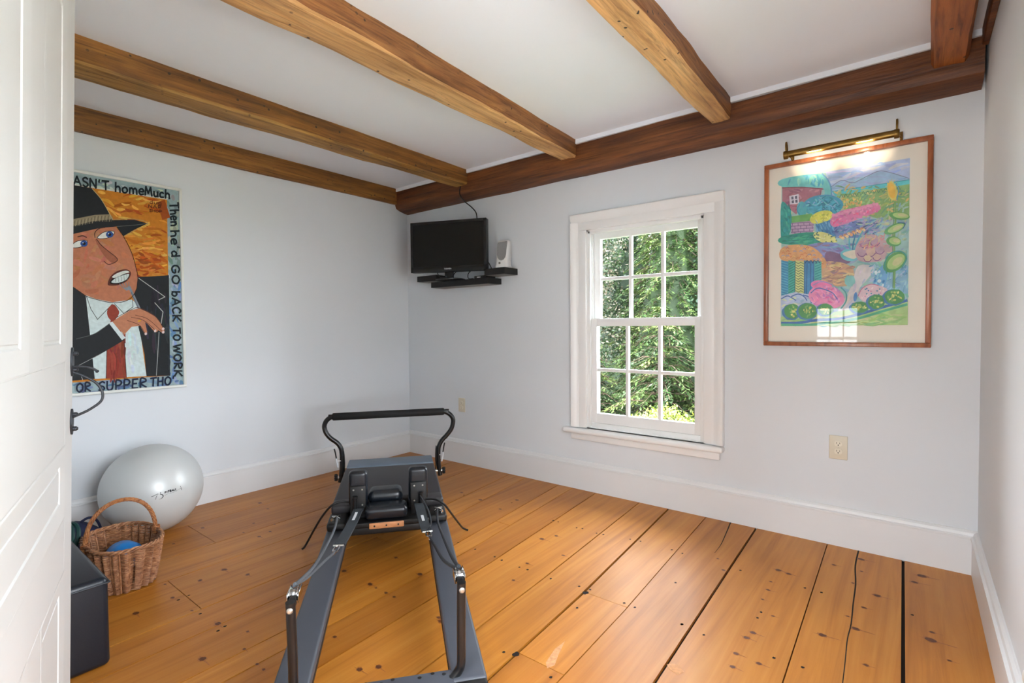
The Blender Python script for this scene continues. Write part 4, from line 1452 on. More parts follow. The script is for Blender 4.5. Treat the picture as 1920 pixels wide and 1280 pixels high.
# --- painting of a man in a hat (left wall).  u runs towards the room corner (+y), v up
PX = .032
man = thing('wall_painting', 'white framed folk painting of a man in a black hat eating with a fork', 'painting', (0, -2.20, .762))
a = Art([(870.4, 192), (883.2, 1131.5), (355.8, 97.3), (355.8, 1177.6)], [(-1.784, 1.957), (-1.790, .762), (-2.288, 1.957), (-2.300, .762)], (PX, 0, 0), (0, 1, 0), (0, 0, 1), (1, 0, 0))
YL, YR, ZB, ZT = -2.625, -1.785, .755, 1.959
MB().box(.004, PX - .001, YL + .01, YR - .01, ZB + .01, ZT - .01).build('canvas_board', M_FRW, man, smooth=False)
fr = MB()
fw = .015
fr.rbox(.003, PX + .011, YL, YR, ZT - fw, ZT, .003, 2).rbox(.003, PX + .011, YL, YR, ZB, ZB + fw, .003, 2)
fr.rbox(.003, PX + .0108, YR - fw, YR - .0002, ZB + .002, ZT - .002, .003, 2).rbox(.003, PX + .0108, YL + .0002, YL + fw, ZB + .002, ZT - .002, .003, 2)
fr.build('frame', M_FRW, man)
a.lim = inside([(30, 60), (864, 200), (876, 1128), (30, 1205)])
a.poly([(30, 40), (870, 192), (883, 1135), (30, 1216)], (150, 172, 176))
a.strokes((40, 110, 870, 240), 90, [(186, 204, 196), (150, 170, 172), (120, 142, 150), (196, 208, 196)], 20, 60, 14, 12, 30)
a.strokes((800, 200, 872, 560), 50, [(168, 186, 176), (120, 140, 140), (186, 190, 168), (150, 160, 150)], 20, 50, 14, 80, 40)
a.strokes((800, 560, 880, 1120), 70, [(110, 144, 184), (140, 166, 196), (170, 190, 206), (92, 124, 166)], 20, 50, 14, 70, 40)
a.strokes((30, 1090, 875, 1180), 110, [(92, 120, 156), (118, 144, 178), (140, 160, 184), (84, 104, 138)], 20, 60, 14, -4, 20)
INN = [(30, 105), (800, 240), (808, 1083), (30, 1142)]
a.poly(INN, (196, 122, 30))
inn = inside(INN)
a.strokes((440, 190, 800, 600), 170, [(214, 150, 50), (186, 104, 22), (226, 170, 72), (170, 84, 14), (200, 130, 40)], 30, 110, 12, 8, 30, inn)
a.strokes((640, 480, 800, 600), 60, [(170, 78, 8), (190, 96, 14), (150, 66, 8), (206, 128, 40)], 20, 70, 14, 5, 25, inn)
a.line([(30, 106), (350, 166), (800, 236)], (210, 214, 204), 8, False)
a.line([(770, 246), (796, 330)], (150, 70, 16), 40)
# face
SK, SKD = (186, 118, 86), (160, 96, 70)
a.poly([(90, 460), (350, 388), (440, 376), (550, 366), (590, 420), (625, 490), (645, 560), (656, 625), (640, 680), (600, 718), (530, 728), (450, 712), (400, 695), (350, 662), (180, 560), (110, 500)], SK)
face = inside([(110, 470), (350, 395), (550, 375), (640, 560), (650, 625), (600, 700), (450, 700), (350, 650)])
a.strokes((120, 390, 650, 720), 110, [(188, 120, 89), (182, 113, 83), (191, 125, 94)], 30, 90, 22, -20, 60, face)
a.poly([(452, 425), (500, 470), (548, 508), (556, 526), (536, 540), (506, 520), (470, 470)], SKD, True)
# jacket, shirt
BK_ = (26, 30, 34)
a.poly([(30, 640), (180, 562), (350, 660), (400, 695), (412, 800), (440, 1100), (350, 1108), (30, 1142)], BK_)
a.poly([(400, 694), (450, 712), (530, 728), (626, 715), (690, 775), (660, 840), (692, 1086), (438, 1101), (415, 850)], (206, 222, 222))
a.poly([(655, 606), (720, 604), (806, 598), (808, 1083), (692, 1087), (684, 980), (655, 845), (672, 770), (628, 705), (648, 660)], BK_)
a.strokes((690, 640, 800, 1070), 40, [(34, 40, 48), (22, 26, 30), (40, 46, 54)], 40, 120, 14, 88, 5, inside([(690, 640), (800, 640), (804, 1075), (704, 1075), (696, 900)]))
a.strokes((600, 850, 680, 1080), 22, [(198, 214, 222), (212, 226, 230)], 30, 90, 14, 85, 4, inside([(600, 870), (648, 860), (676, 1075), (604, 1080)]))
a.line([(656, 610), (720, 655), (786, 702), (756, 716)], (190, 194, 190), 3, False)
a.line([(736, 730), (776, 774), (766, 830)], (190, 194, 190), 3, False)
a.line([(756, 872), (748, 980), (741, 1082)], (170, 176, 176), 3, False)
a.line([(404, 700), (424, 760), (456, 811), (530, 736)], (60, 64, 66), 3, False)
a.line([(540, 735), (585, 782), (630, 750), (628, 716)], (60, 64, 66), 3, False)
# tie
TIE = (148, 58, 40)
a.poly([(512, 752), (535, 738), (556, 760), (562, 780), (548, 806), (528, 818), (508, 800), (503, 775)], TIE, True, 4)
a.poly([(520, 815), (545, 810), (586, 905), (595, 1094), (492, 1099), (500, 940)], TIE)
a.strokes((505, 900, 590, 1090), 26, [(128, 44, 30), (160, 70, 48), (140, 52, 38)], 40, 110, 12, 88, 8)
a.line([(500, 935), (494, 1098)], (40, 20, 18), 3)
a.line([(584, 905), (594, 1094)], (40, 20, 18), 3)
# fork
a.poly([(606, 652), (618, 650), (672, 768), (655, 764)], (130, 140, 150))
a.line([(622, 680), (660, 765)], (90, 100, 112), 3, False)
# hand
a.poly([(526, 824), (560, 800), (618, 766), (660, 757), (702, 776), (740, 798), (768, 836), (782, 866), (772, 876), (752, 862), (745, 872), (730, 866), (700, 832), (688, 824), (698, 872), (690, 886), (680, 870), (664, 842), (622, 846), (586, 884)], (190, 126, 94))
for q in ([(620, 800), (680, 815), (745, 868)], [(640, 790), (700, 808), (770, 868)], [(600, 815), (660, 838), (688, 880)], [(540, 806), (620, 764), (662, 756), (740, 798), (784, 866)]):
    a.line(q, (92, 50, 36), 2.6)
for x, y in ((776, 856), (776, 872), (737, 866), (691, 880)):
    a.ell(x, y, 6, 7, (226, 206, 206), 30, 12)
a.ell(660, 818, 9, 4, (214, 160, 30), -20, 12)
# sleeve and cuff
a.poly([(30, 985), (350, 905), (440, 880), (515, 830), (586, 910), (480, 972), (350, 1040), (30, 1130)], BK_)
a.poly([(511, 829), (528, 821), (592, 900), (574, 911)], (212, 224, 226))
a.line([(350, 906), (440, 880), (515, 830)], (90, 96, 96), 2.5)
a.line([(470, 978), (350, 1040)], (150, 154, 152), 2.5)
a.line([(368, 1075), (378, 1106)], (190, 194, 190), 2.5)
# hat
a.poly([(120, 135), (350, 170), (440, 186), (482, 236), (515, 292), (538, 336), (640, 334), (706, 352), (640, 382), (586, 413), (556, 366), (470, 374), (350, 400), (100, 470), (60, 440), (140, 380)], BK_)
a.poly([(150, 372), (350, 330), (450, 311), (526, 308), (540, 331), (440, 341), (350, 362), (150, 406)], (142, 130, 104))
for i in range(46):
    x = 165 + i * 8.2
    y = 369 - (x - 150) * .168 if x < 450 else 312
    a.line([(x, y + 4), (x - 5, y + 30)], (100, 90, 74) if i % 2 else (164, 152, 126), 3, False)
a.line([(556, 366), (640, 360), (704, 352)], (96, 100, 96), 2.6)
a.line([(440, 187), (482, 236), (515, 292), (538, 336)], (196, 176, 120), 3)
a.line([(540, 332), (640, 331), (708, 352), (640, 386), (588, 414)], (176, 150, 90), 3)
# eyes, brows, nose
for ex, ey, ix in ((503, 406, 521), (372, 449, 396)):
    a.poly([(ex - 42, ey + 12), (ex - 10, ey - 12), (ex + 36, ey - 16), (ex + 34, ey + 2), (ex + 4, ey + 14), (ex - 28, ey + 18)], (224, 228, 222), True, 5)
    a.line([(ex - 44, ey + 12), (ex - 10, ey - 13), (ex + 37, ey - 17), (ex + 34, ey + 2), (ex + 4, ey + 15), (ex - 30, ey + 18), (ex - 44, ey + 12)], (30, 26, 26), 3)
    a.ell(ix, ey - 2, 18, 15, (40, 80, 150))
    a.ell(ix, ey - 2, 8, 7, (14, 16, 24))
    a.ell(ix - 5, ey - 6, 3, 3, (200, 214, 230), 0, 8)
a.line([(450, 420), (450, 395), (470, 376), (500, 370)], (60, 30, 22), 4)
a.line([(365, 415), (390, 410), (410, 418)], (60, 30, 22), 5)
a.line([(456, 424), (480, 455), (520, 488), (548, 510), (557, 526), (538, 540), (512, 546), (491, 531)], (70, 34, 26), 3.4)
a.line([(556, 368), (592, 420), (626, 490), (646, 560), (657, 622), (640, 682), (600, 720), (530, 730), (450, 714), (400, 697), (350, 664)], (50, 24, 18), 3)
# mouth, teeth, tines
a.poly([(508, 640), (522, 604), (556, 578), (600, 570), (622, 588), (606, 622), (566, 644), (522, 648)], (92, 40, 28), True, 5)
a.poly([(518, 636), (540, 606), (580, 592), (614, 594), (600, 622), (560, 640)], (20, 14, 14), True, 5)
a.poly([(530, 606), (556, 588), (596, 576), (614, 584), (588, 592), (548, 610)], (214, 222, 216), True, 5)
a.poly([(526, 632), (548, 612), (584, 598), (612, 592), (600, 618), (562, 634)], (206, 220, 218), True, 5)
for i in range(5):
    a.line([(545 + i * 14, 608 - i * 4), (548 + i * 14, 632 - i * 3)], (110, 120, 122), 2, False)
for i in range(4):
    a.line([(566 + i * 15, 640 - i * 3), (586 + i * 8, 662 - i * 2)], (120, 128, 134), 4, False)
a.poly([(584, 660), (612, 654), (618, 668), (598, 672)], (130, 140, 150))
# lettering round the border
LT = (22, 34, 40)
a.text([("ASN'T", (352, 168), (522, 196), (-2, -42)), ('home', (552, 202), (688, 218), (0, -44)), ('Much', (694, 218), (812, 236), (0, -40))], LT, 8.5)
a.text([('Then', (812, 256), (818, 364), (42, -2)), ("he'd", (816, 388), (820, 510), (40, -2)), ('GO', (820, 550), (822, 640), (36, 0)), ('bACK', (820, 676), (824, 820), (38, 0)), ('TO', (824, 852), (826, 912), (34, 0)), ('WORK', (826, 932), (830, 1086), (36, 0))], LT, 8.5)
a.text([('OR', (346, 1166), (416, 1160), (2, -42)), ('SUPPER', (456, 1160), (692, 1140), (2, -44)), ("THO'", (710, 1136), (826, 1126), (2, -40))], (20, 32, 58), 8.5)
a.text([('dug', (716, 258), (772, 264), (0, -16)), ('NAP', (710, 276), (770, 284), (0, -14)), ('SHOP', (714, 296), (774, 302), (0, -11))], (84, 40, 10), 3)
a.mb.build('painted_picture', M_PAINT, man, smooth=False, fixn=False)

# --- framed garden watercolour (window wall).  u = x, v = z
GX0, GX1, GZ0, GZ1 = 2.9085, 3.5975, .995, 1.943
gp_ = thing('framed_picture', 'large cherry framed watercolour of a flower garden with a cream mat on the window wall', 'framed picture', ((GX0 + GX1) / 2, 0, GZ0))
def pastel(c):
    return tuple(255 - (255 - v) * .74 for v in c)


g = Art([(88, 298), (930, 137), (926, 1203), (84, 1195)], [(GX0, GZ1), (GX1, GZ1), (GX1, GZ0), (GX0, GZ0)], (0, -.0125, 0), (1, 0, 0), (0, 0, 1), (0, -1, 0), 4.0e-6)
MB().box(GX0 + .01, GX1 - .01, -.012, -.003, GZ0 + .01, GZ1 - .01).build('mat_board', M_MAT, gp_, smooth=False)
f = MB()
fw = .0205
for a0, a1, c0, c1 in ((GX0, GX1, GZ1 - fw, GZ1), (GX0, GX1, GZ0, GZ0 + fw), (GX0, GX0 + fw, GZ0 + fw, GZ1 - fw), (GX1 - fw, GX1, GZ0 + fw, GZ1 - fw)):
    f.rbox(a0, a1, -.034, -.001, c0, c1, .0025, 2)
f.build('frame', M_FRM, gp_)
MB().box(GX0 + fw - .004, GX1 - fw + .004, -.0245, -.0225, GZ0 + fw - .004, GZ1 - fw + .004).build('glazing', M_PGLASS, gp_, smooth=False)
ART = [(170, 360), (812, 250), (808, 1088), (168, 1098)]
inn = inside(ART)
g.lim = inn
g.tone = pastel
g.poly(ART, (150, 196, 190))
g.strokes((170, 440, 808, 1090), 260, [(150, 200, 180), (120, 180, 190), (180, 200, 160), (140, 170, 200), (190, 190, 190), (110, 190, 170)], 30, 90, 16, 10, 60, inn)
g.poly([(390, 322), (812, 250), (811, 372), (600, 405), (420, 442)], (176, 196, 238))
g.strokes((410, 270, 808, 370), 40, [(160, 184, 240), (200, 206, 238), (214, 210, 234), (150, 180, 236)], 50, 140, 14, -14, 12, inn)
g.poly([(415, 398), (470, 366), (520, 376), (550, 368), (600, 342), (660, 318), (720, 326), (810, 352), (810, 376), (600, 400), (420, 442)], (146, 186, 222))
g.strokes((430, 345, 800, 420), 40, [(130, 172, 214), (162, 196, 226), (150, 180, 216)], 40, 110, 10, -12, 15, inn)
g.line([(415, 398), (470, 364), (520, 376), (552, 366), (602, 340), (660, 316), (720, 325), (810, 352)], (110, 120, 160), 3.5)
g.poly([(172, 360), (340, 331), (392, 352), (414, 392), (420, 440), (380, 452), (372, 405), (174, 398)], (96, 204, 200), True, 4)
g.strokes((175, 345, 400, 400), 50, [(60, 170, 200), (130, 216, 196), (90, 190, 210), (150, 220, 200)], 20, 60, 12, 70, 50, inside([(172, 360), (340, 331), (392, 352), (412, 395), (174, 398)]))
g.line([(372, 330), (402, 362), (418, 402), (420, 440)], (80, 150, 200), 7)
g.poly([(420, 418), (600, 390), (811, 356), (811, 386), (600, 418), (440, 444)], (66, 200, 208))
g.line([(425, 420), (600, 392), (811, 358)], (40, 130, 150), 3)
g.poly([(446, 442), (600, 414), (811, 380), (811, 540), (700, 566), (480, 506), (440, 470)], (124, 174, 92))
g.strokes((450, 395, 808, 540), 130, [(104, 160, 80), (170, 190, 90), (220, 180, 100), (90, 150, 110), (150, 196, 120), (200, 200, 130)], 18, 50, 9, -15, 45, inn)
for i in range(14):
    x = 460 + i * 22
    g.line([(x, 452 - i * 3.3), (x + 10, 436 - i * 3.3), (x + 20, 452 - i * 3.3)], (50, 110, 70), 3)
g.strokes((480, 450, 570, 500), 30, [(240, 200, 90), (230, 160, 90), (200, 190, 80)], 8, 20, 7, 0, 90)
# house
g.poly([(174, 404), (376, 402), (366, 440), (290, 468), (244, 535), (174, 482)], (170, 96, 114))
g.strokes((176, 408, 360, 520), 50, [(186, 110, 126), (150, 80, 100), (196, 130, 140)], 20, 60, 10, 0, 60, inside([(174, 404), (370, 404), (290, 466), (244, 530), (174, 480)]))
g.line([(172, 403), (280, 400), (380, 408)], (120, 40, 56), 5)
g.line([(364, 412), (360, 440), (300, 465)], (110, 60, 80), 3)
g.poly([(209, 444), (256, 433), (258, 480), (212, 486)], (226, 222, 236))
for x, y in ((219, 447), (237, 444), (221, 466), (239, 463)):
    g.poly([(x, y), (x + 11, y - 2), (x + 12, y + 13), (x + 1, y + 14)], (66, 70, 96))
# bushes
g.ell(378, 490, 102, 54, (46, 156, 186), -4)
g.ell(272, 508, 26, 38, (60, 176, 190))
g.strokes((290, 445, 475, 530), 110, [(30, 120, 160), (90, 196, 210), (60, 170, 200), (24, 110, 140), (110, 170, 210)], 14, 40, 7, 15, 70, lambda x, y: ((x - 378) / 98) ** 2 + ((y - 490) / 50) ** 2 < 1)
g.line([(278, 500), (300, 470), (350, 444), (410, 438), (460, 460), (480, 490)], (60, 140, 200), 4)
g.line([(262, 536), (248, 512), (262, 484)], (40, 120, 170), 4)
g.poly([(216, 546), (322, 530), (326, 568), (222, 578)], (90, 172, 78))
g.poly([(168, 484), (200, 490), (220, 540), (216, 618), (184, 662), (168, 664)], (26, 142, 132), True, 4)
g.strokes((170, 495, 214, 650), 40, [(20, 110, 110), (50, 170, 150), (30, 150, 150)], 12, 34, 8, 70, 30, inn)
g.poly([(218, 578), (332, 565), (332, 626), (220, 634)], (190, 154, 188))
for i in range(4):
    y = 580 + i * 15
    g.line([(218, y), (332, y - 8)], (92, 60, 110), 3)
    for j in range(4):
        x = 224 + j * 29 + (i % 2) * 13
        g.line([(x, y - 2), (x + 1, y + 12)], (92, 60, 110), 3)
g.ell(370, 548, 60, 30, (228, 224, 76), -18)
g.strokes((320, 520, 425, 578), 40, [(244, 240, 120), (200, 206, 60), (236, 226, 90), (180, 180, 60)], 8, 18, 5, 0, 90, lambda x, y: ((x - 370) / 56) ** 2 + ((y - 548) / 28) ** 2 < 1)
g.poly([(340, 586), (416, 562), (442, 648), (400, 660), (356, 632)], (40, 116, 176))
g.strokes((345, 575, 440, 655), 50, [(24, 80, 150), (80, 160, 206), (40, 120, 170), (110, 180, 210)], 14, 30, 5, 75, 15)
g.poly([(430, 598), (470, 585), (560, 560), (648, 556), (660, 600), (560, 650), (446, 652)], (84, 110, 178))
g.strokes((435, 560, 655, 650), 80, [(60, 90, 160), (120, 140, 200), (150, 140, 196), (70, 150, 180), (40, 60, 120)], 18, 50, 8, -15, 30)
PK = [(414, 572), (430, 540), (470, 516), (560, 494), (640, 478), (664, 492), (656, 516), (560, 556), (470, 588), (430, 596)]
g.poly(PK, (224, 112, 166), True, 4)
g.strokes((415, 480, 660, 596), 130, [(240, 80, 140), (250, 150, 190), (214, 96, 160), (230, 130, 180), (190, 110, 150)], 8, 22, 8, -20, 60, inside(PK))
for i in range(16):
    x = 430 + i * 14.5
    g.ell(x, 540 - i * 4 + (2 if i % 2 else -3), 9, 8, (236, 140, 182), 0, 10, .15)
g.strokes((560, 540, 720, 640), 60, [(120, 150, 200), (160, 190, 170), (190, 200, 150), (130, 180, 200), (170, 150, 190)], 14, 40, 8, -30, 40)
g.poly([(172, 648), (330, 624), (432, 676), (352, 692), (174, 682)], (24, 142, 112), True, 4)
g.strokes((176, 640, 400, 685), 40, [(20, 110, 100), (50, 170, 130), (30, 130, 130)], 20, 60, 7, -4, 12, inn)
g.ell(388, 652, 60, 26, (226, 224, 120), 18)
for _ in range(60):
    x, y = rnd.uniform(330, 450), rnd.uniform(618, 690)
    if abs((y - 652) - (x - 388) * .32) < 22:
        g.ell(x, y, 4, 4, rnd.choice([(70, 110, 60), (244, 242, 170), (200, 206, 80), (40, 90, 80)]), 0, 8)
for i in range(12):
    g.ell(468 + i * 10.5, 650 - i * 4 + (6 if i % 2 else -4), 9, 8, rnd.choice([(236, 178, 106), (244, 206, 140), (222, 150, 90)]), 0, 12)
    g.line([(462 + i * 10.5, 648 - i * 4), (468 + i * 10.5, 640 - i * 4), (475 + i * 10.5, 648 - i * 4)], (150, 80, 60), 2)
# path, agave, stones
g.poly([(300, 690), (440, 676), (540, 740), (520, 770), (440, 766), (360, 740)], (112, 126, 192), True, 4)
g.strokes((310, 680, 530, 770), 60, [(90, 110, 180), (140, 140, 200), (110, 90, 150), (130, 100, 120), (90, 150, 190)], 20, 60, 9, 15, 25)
g.poly([(400, 720), (470, 735), (520, 770), (430, 800), (390, 770)], (120, 84, 120), True, 4)
for tx, ty in ((480, 690), (510, 650), (545, 625), (580, 612), (612, 614), (640, 620), (660, 640)):
    g.line([(528, 742), ((528 + tx) / 2 - 6, (742 + ty) / 2), (tx, ty)], rnd.choice([(30, 140, 170), (60, 170, 190), (24, 110, 150)]), 8, True, True)
g.ell(512, 738, 46, 30, (90, 190, 200), 8)
g.poly([(478, 728), (550, 712), (546, 752), (510, 752)], (226, 214, 190), True, 4)
g.poly([(540, 716), (560, 668), (620, 632), (684, 658), (736, 700), (704, 752), (640, 772), (562, 766)], (190, 150, 156), True, 5)
for x, y, r_ in ((590, 680, 26), (640, 672, 24), (664, 712, 24), (618, 722, 26), (574, 726, 22), (650, 748, 20), (604, 754, 20)):
    g.ell(x, y, r_, r_ * .8, rnd.choice([(204, 168, 150), (180, 140, 160), (214, 190, 150)]), rnd.uniform(-30, 30))
    g.line([(x - r_, y), (x - r_ * .6, y + r_ * .65), (x + r_ * .3, y + r_ * .8), (x + r_, y + 4)], (110, 60, 110), 4)
g.strokes((560, 635, 730, 700), 40, [(220, 120, 120), (230, 180, 130), (160, 90, 140), (200, 190, 120)], 14, 34, 5, -40, 40)
g.poly([(372, 810), (446, 772), (520, 796), (534, 842), (504, 892), (404, 884)], (202, 158, 112), True, 4)
g.strokes((378, 775, 530, 890), 60, [(220, 180, 120), (180, 130, 100), (200, 140, 110), (150, 110, 120), (226, 190, 130)], 24, 70, 9, -4, 20)
g.line([(420, 800), (450, 808), (470, 800)], (110, 70, 60), 3)
g.line([(400, 850), (450, 858), (510, 838)], (150, 100, 90), 4)
g.poly([(556, 792), (640, 800), (600, 862), (566, 902), (540, 980), (500, 1040), (452, 1030), (520, 900)], (214, 204, 204), True, 4)
g.strokes((480, 800, 630, 1030), 40, [(222, 214, 210), (196, 196, 210), (226, 210, 190), (180, 190, 214)], 20, 60, 12, 110, 25, inside([(556, 792), (636, 800), (560, 910), (500, 1030), (470, 1020)]))
# orange bed and blue green columns
g.poly([(172, 704), (250, 686), (334, 702), (392, 762), (384, 806), (300, 784), (172, 764)], (222, 154, 92), True, 4)
for _ in range(70):
    x, y = rnd.uniform(178, 388), rnd.uniform(690, 800)
    if inside([(172, 704), (250, 686), (334, 702), (392, 762), (384, 806), (300, 784), (172, 764)])(x, y):
        g.line([(x - 8, y), (x, y - 6), (x + 8, y)], rnd.choice([(214, 110, 60), (240, 190, 100), (120, 140, 190), (196, 90, 50), (236, 170, 110)]), 3.4)
for x0_, x1_, c_ in ((170, 206, (34, 124, 176)), (206, 240, (40, 160, 140)), (240, 284, (206, 212, 120)), (284, 336, (44, 124, 184)), (336, 372, (60, 170, 160))):
    g.poly([(x0_, 765), (x1_, 772), (x1_, 940), (x0_, 946)], c_)
for i in range(13):
    y = 775 + i * 13
    g.line([(208, y + 10), (238, y - 6)], (16, 80, 80), 3, False)
    g.line([(172, y), (204, y + 10)], (80, 180, 200), 3, False)
    g.line([(244, y), (256, y + 8), (268, y), (282, y + 8)], (50, 90, 60), 3, False)
    g.line([(340, y + 8), (370, y - 4)], (16, 110, 120), 3, False)
g.line([(240, 768), (239, 944)], (16, 60, 80), 4)
for x in (288, 300, 318, 334):
    g.line([(x, 770), (x + rnd.uniform(-4, 4), 935)], (20, 60, 120), 3.4)
for i in range(4):
    g.line([(290 + i * 18, 780), (300 + i * 18, 766), (312 + i * 18, 780)], (20, 50, 90), 4)
# pink shrubs, clouds of blue
g.poly([(168, 945), (240, 925), (330, 940), (340, 990), (168, 1020)], (180, 198, 226))
g.strokes((170, 940, 330, 1010), 36, [(196, 206, 230), (170, 190, 214), (210, 220, 180), (150, 180, 210)], 20, 50, 9, 5, 30, inn)
for pts in ([(170, 960), (200, 945), (225, 955), (245, 968)], [(220, 948), (255, 935), (285, 948), (300, 968)], [(280, 940), (310, 950), (322, 980)]):
    g.line(pts, (40, 80, 160), 5)
g.ell(372, 892, 54, 26, (240, 110, 170), 8)
g.ell(398, 950, 92, 58, (236, 130, 178), 10)
g.strokes((315, 870, 490, 1010), 90, [(250, 150, 190), (230, 90, 150), (244, 170, 200), (214, 120, 180), (190, 110, 180)], 14, 40, 9, 20, 60, lambda x, y: ((x - 398) / 90) ** 2 + ((y - 945) / 62) ** 2 < 1)
g.line([(318, 930), (350, 906), (390, 912), (430, 930), (452, 960)], (50, 90, 170), 5)
g.line([(330, 890), (370, 872), (420, 884), (450, 905)], (110, 140, 200), 4)
g.line([(470, 900), (496, 930), (496, 970), (470, 1010)], (60, 150, 150), 7)
g.ell(514, 868, 26, 30, (120, 196, 190), 0, 18, .12)
# right side
g.poly([(620, 830), (700, 800), (808, 790), (808, 930), (640, 930)], (120, 176, 206))
g.strokes((620, 790, 806, 930), 90, [(90, 150, 200), (150, 196, 214), (120, 190, 190), (170, 190, 220), (80, 140, 180)], 16, 46, 7, -30, 50)
g.strokes((690, 480, 806, 780), 70, [(150, 190, 150), (170, 200, 190), (130, 170, 200), (190, 196, 150), (110, 170, 150)], 16, 50, 9, -40, 50, inn)
g.poly([(640, 850), (676, 790), (706, 800), (690, 900), (650, 910)], (90, 160, 210), True, 4)
for _ in range(16):
    g.ell(rnd.uniform(640, 688), rnd.uniform(815, 890), 6, 9, rnd.choice([(220, 236, 240), (40, 110, 180), (130, 200, 220)]), 30, 10)
g.line([(738, 470), (742, 560), (736, 660), (740, 780), (738, 905)], (104, 160, 80), 10)
g.line([(730, 480), (732, 560), (728, 680), (733, 800), (731, 900)], (50, 110, 60), 3)
for x, y, a_, b_, r_ in ((762, 540, 52, 20, 6), (738, 604, 56, 22, -24), (734, 668, 38, 25, 8), (740, 772, 66, 42, -38)):
    g.ell(x, y, a_, b_, (70, 150, 70), r_)
    g.ell(x + 6, y - 2, a_ * .78, b_ * .72, (168, 204, 110), r_)
    g.ell(x + 14, y - 4, a_ * .45, b_ * .4, (206, 206, 140), r_)
g.line([(700, 830), (690, 780), (716, 730), (770, 718), (800, 750), (776, 800)], (40, 140, 130), 6)
g.line([(752, 574), (790, 578), (780, 604)], (30, 90, 140), 4)
g.ell(724, 414, 26, 48, (226, 206, 90), -12, 26, .10)
g.ell(722, 414, 18, 40, (242, 186, 50), -12)
for i in range(16):
    t = 2 * PI * i / 16
    g.line([(722 + 24 * math.cos(t), 414 + 46 * math.sin(t)), (722 + 33 * math.cos(t), 414 + 56 * math.sin(t))], (230, 200, 80), 3, False)
g.line([(742, 375), (756, 410), (748, 462)], (60, 150, 210), 4)
g.poly([(556, 940), (580, 905), (620, 886), (700, 905), (700, 960), (600, 975)], (226, 190, 198), True, 4)
for _ in range(26):
    g.ell(rnd.uniform(570, 690), rnd.uniform(900, 960), 4, 4, rnd.choice([(60, 100, 180), (210, 120, 160), (244, 220, 220), (50, 140, 170)]), 0, 8)
g.line([(556, 945), (578, 905), (620, 884), (660, 890)], (200, 90, 130), 4)
g.ell(543, 948, 9, 24, (60, 120, 190), 8)
# lawn and clipped balls
g.poly([(168, 1050), (350, 1040), (520, 1010), (808, 960), (808, 1088), (168, 1098)], (166, 204, 116))
g.strokes((180, 1040, 806, 1092), 90, [(150, 196, 100), (190, 214, 130), (130, 190, 110), (206, 214, 140)], 40, 120, 10, -8, 8, inn)
g.line([(170, 1082), (260, 1080), (350, 1066), (450, 1060), (560, 1036), (680, 1000), (806, 964)], (40, 84, 166), 13)
g.line([(172, 1090), (300, 1090), (420, 1078), (560, 1056), (680, 1020), (806, 984)], (60, 170, 120), 12)
for x, y, a_, b_ in ((226, 1022, 40, 38), (304, 1020, 48, 40), (394, 1012, 38, 30), (566, 1000, 44, 28), (650, 972, 42, 36), (742, 946, 50, 38)):
    g.ell(x - 5, y + 4, a_ + 6, b_ + 3, (50, 110, 170), 0, 22, .06)
    g.ell(x, y, a_, b_, (56, 136, 62), 0, 22, .05)
    for _ in range(16):
        t, q_ = rnd.uniform(0, 2 * PI), rnd.uniform(0, .72)
        g.ell(x + a_ * q_ * math.cos(t), y + b_ * q_ * math.sin(t), rnd.uniform(5, 10), rnd.uniform(3, 6), rnd.choice([(200, 206, 90), (150, 190, 90), (226, 220, 120), (110, 170, 80)]), rnd.uniform(0, 180), 9)
g.mb.build('watercolour', M_WATER, gp_, smooth=False, fixn=False)

# --- brass picture light
plx = thing('picture_light', 'long aged brass picture light mounted above the framed garden picture', 'picture light', (3.245, 0, 1.95))
TZ, TY = 1.955, -.105
tb = MB()
ns_ = 14
vs_, fs_ = [], []
for x in (3.024, 3.468):
    for rr in (.0185, .0165):
        for j in range(ns_ + 1):
            t = math.radians(-30 + 240 * j / ns_)
            vs_.append((x, TY - rr * math.cos(t), TZ + rr * math.sin(t)))
k1 = ns_ + 1
for j in range(ns_):
    fs_ += [(j, j + 1, 2 * k1 + j + 1, 2 * k1 + j), (k1 + j, 3 * k1 + j, 3 * k1 + j + 1, k1 + j + 1)]
    fs_ += [(j, k1 + j, k1 + j + 1, j + 1), (2 * k1 + j, 2 * k1 + j + 1, 3 * k1 + j + 1, 3 * k1 + j)]
for j in (0, ns_):
    fs_.append((j, 2 * k1 + j, 3 * k1 + j, k1 + j))
tb.add(vs_, fs_)
tb.build('reflector_tube', M_BRASS, plx)
M_BULB = emit('warm_bulb', (1.0, .84, .62), 2.0)
for x in (3.024, 3.468):
    e_ = MB().lathe([(.020, -.004), (.0205, 0), (.0205, .012), (.0175, .016)], (x - .006, TY, TZ), (1, 0, 0), 22)
    e_.build('end_cap', M_BRASS, plx)
    ar = MB().tube(cr([(x, TY, TZ + .012), (x, TY - .006, TZ + .045), (x, TY + .004, TZ + .064), (x, TY + .020, TZ + .055), (x, TY + .045, TZ + .018), (x + .012, TY + .07, TZ + .002), (x + .014, -.030, TZ - .006)], 6), .0042, 9)
    ar.rbox(x + .008, x + .020, -.006, -.002, TZ - .010, TZ + .035, .001, 1)
    ar.cyl((x + .014, -.030, TZ - .006), (x + .014, -.004, TZ - .006), .004, 10)
    ar.build('bracket_arm', M_BRASS, plx)
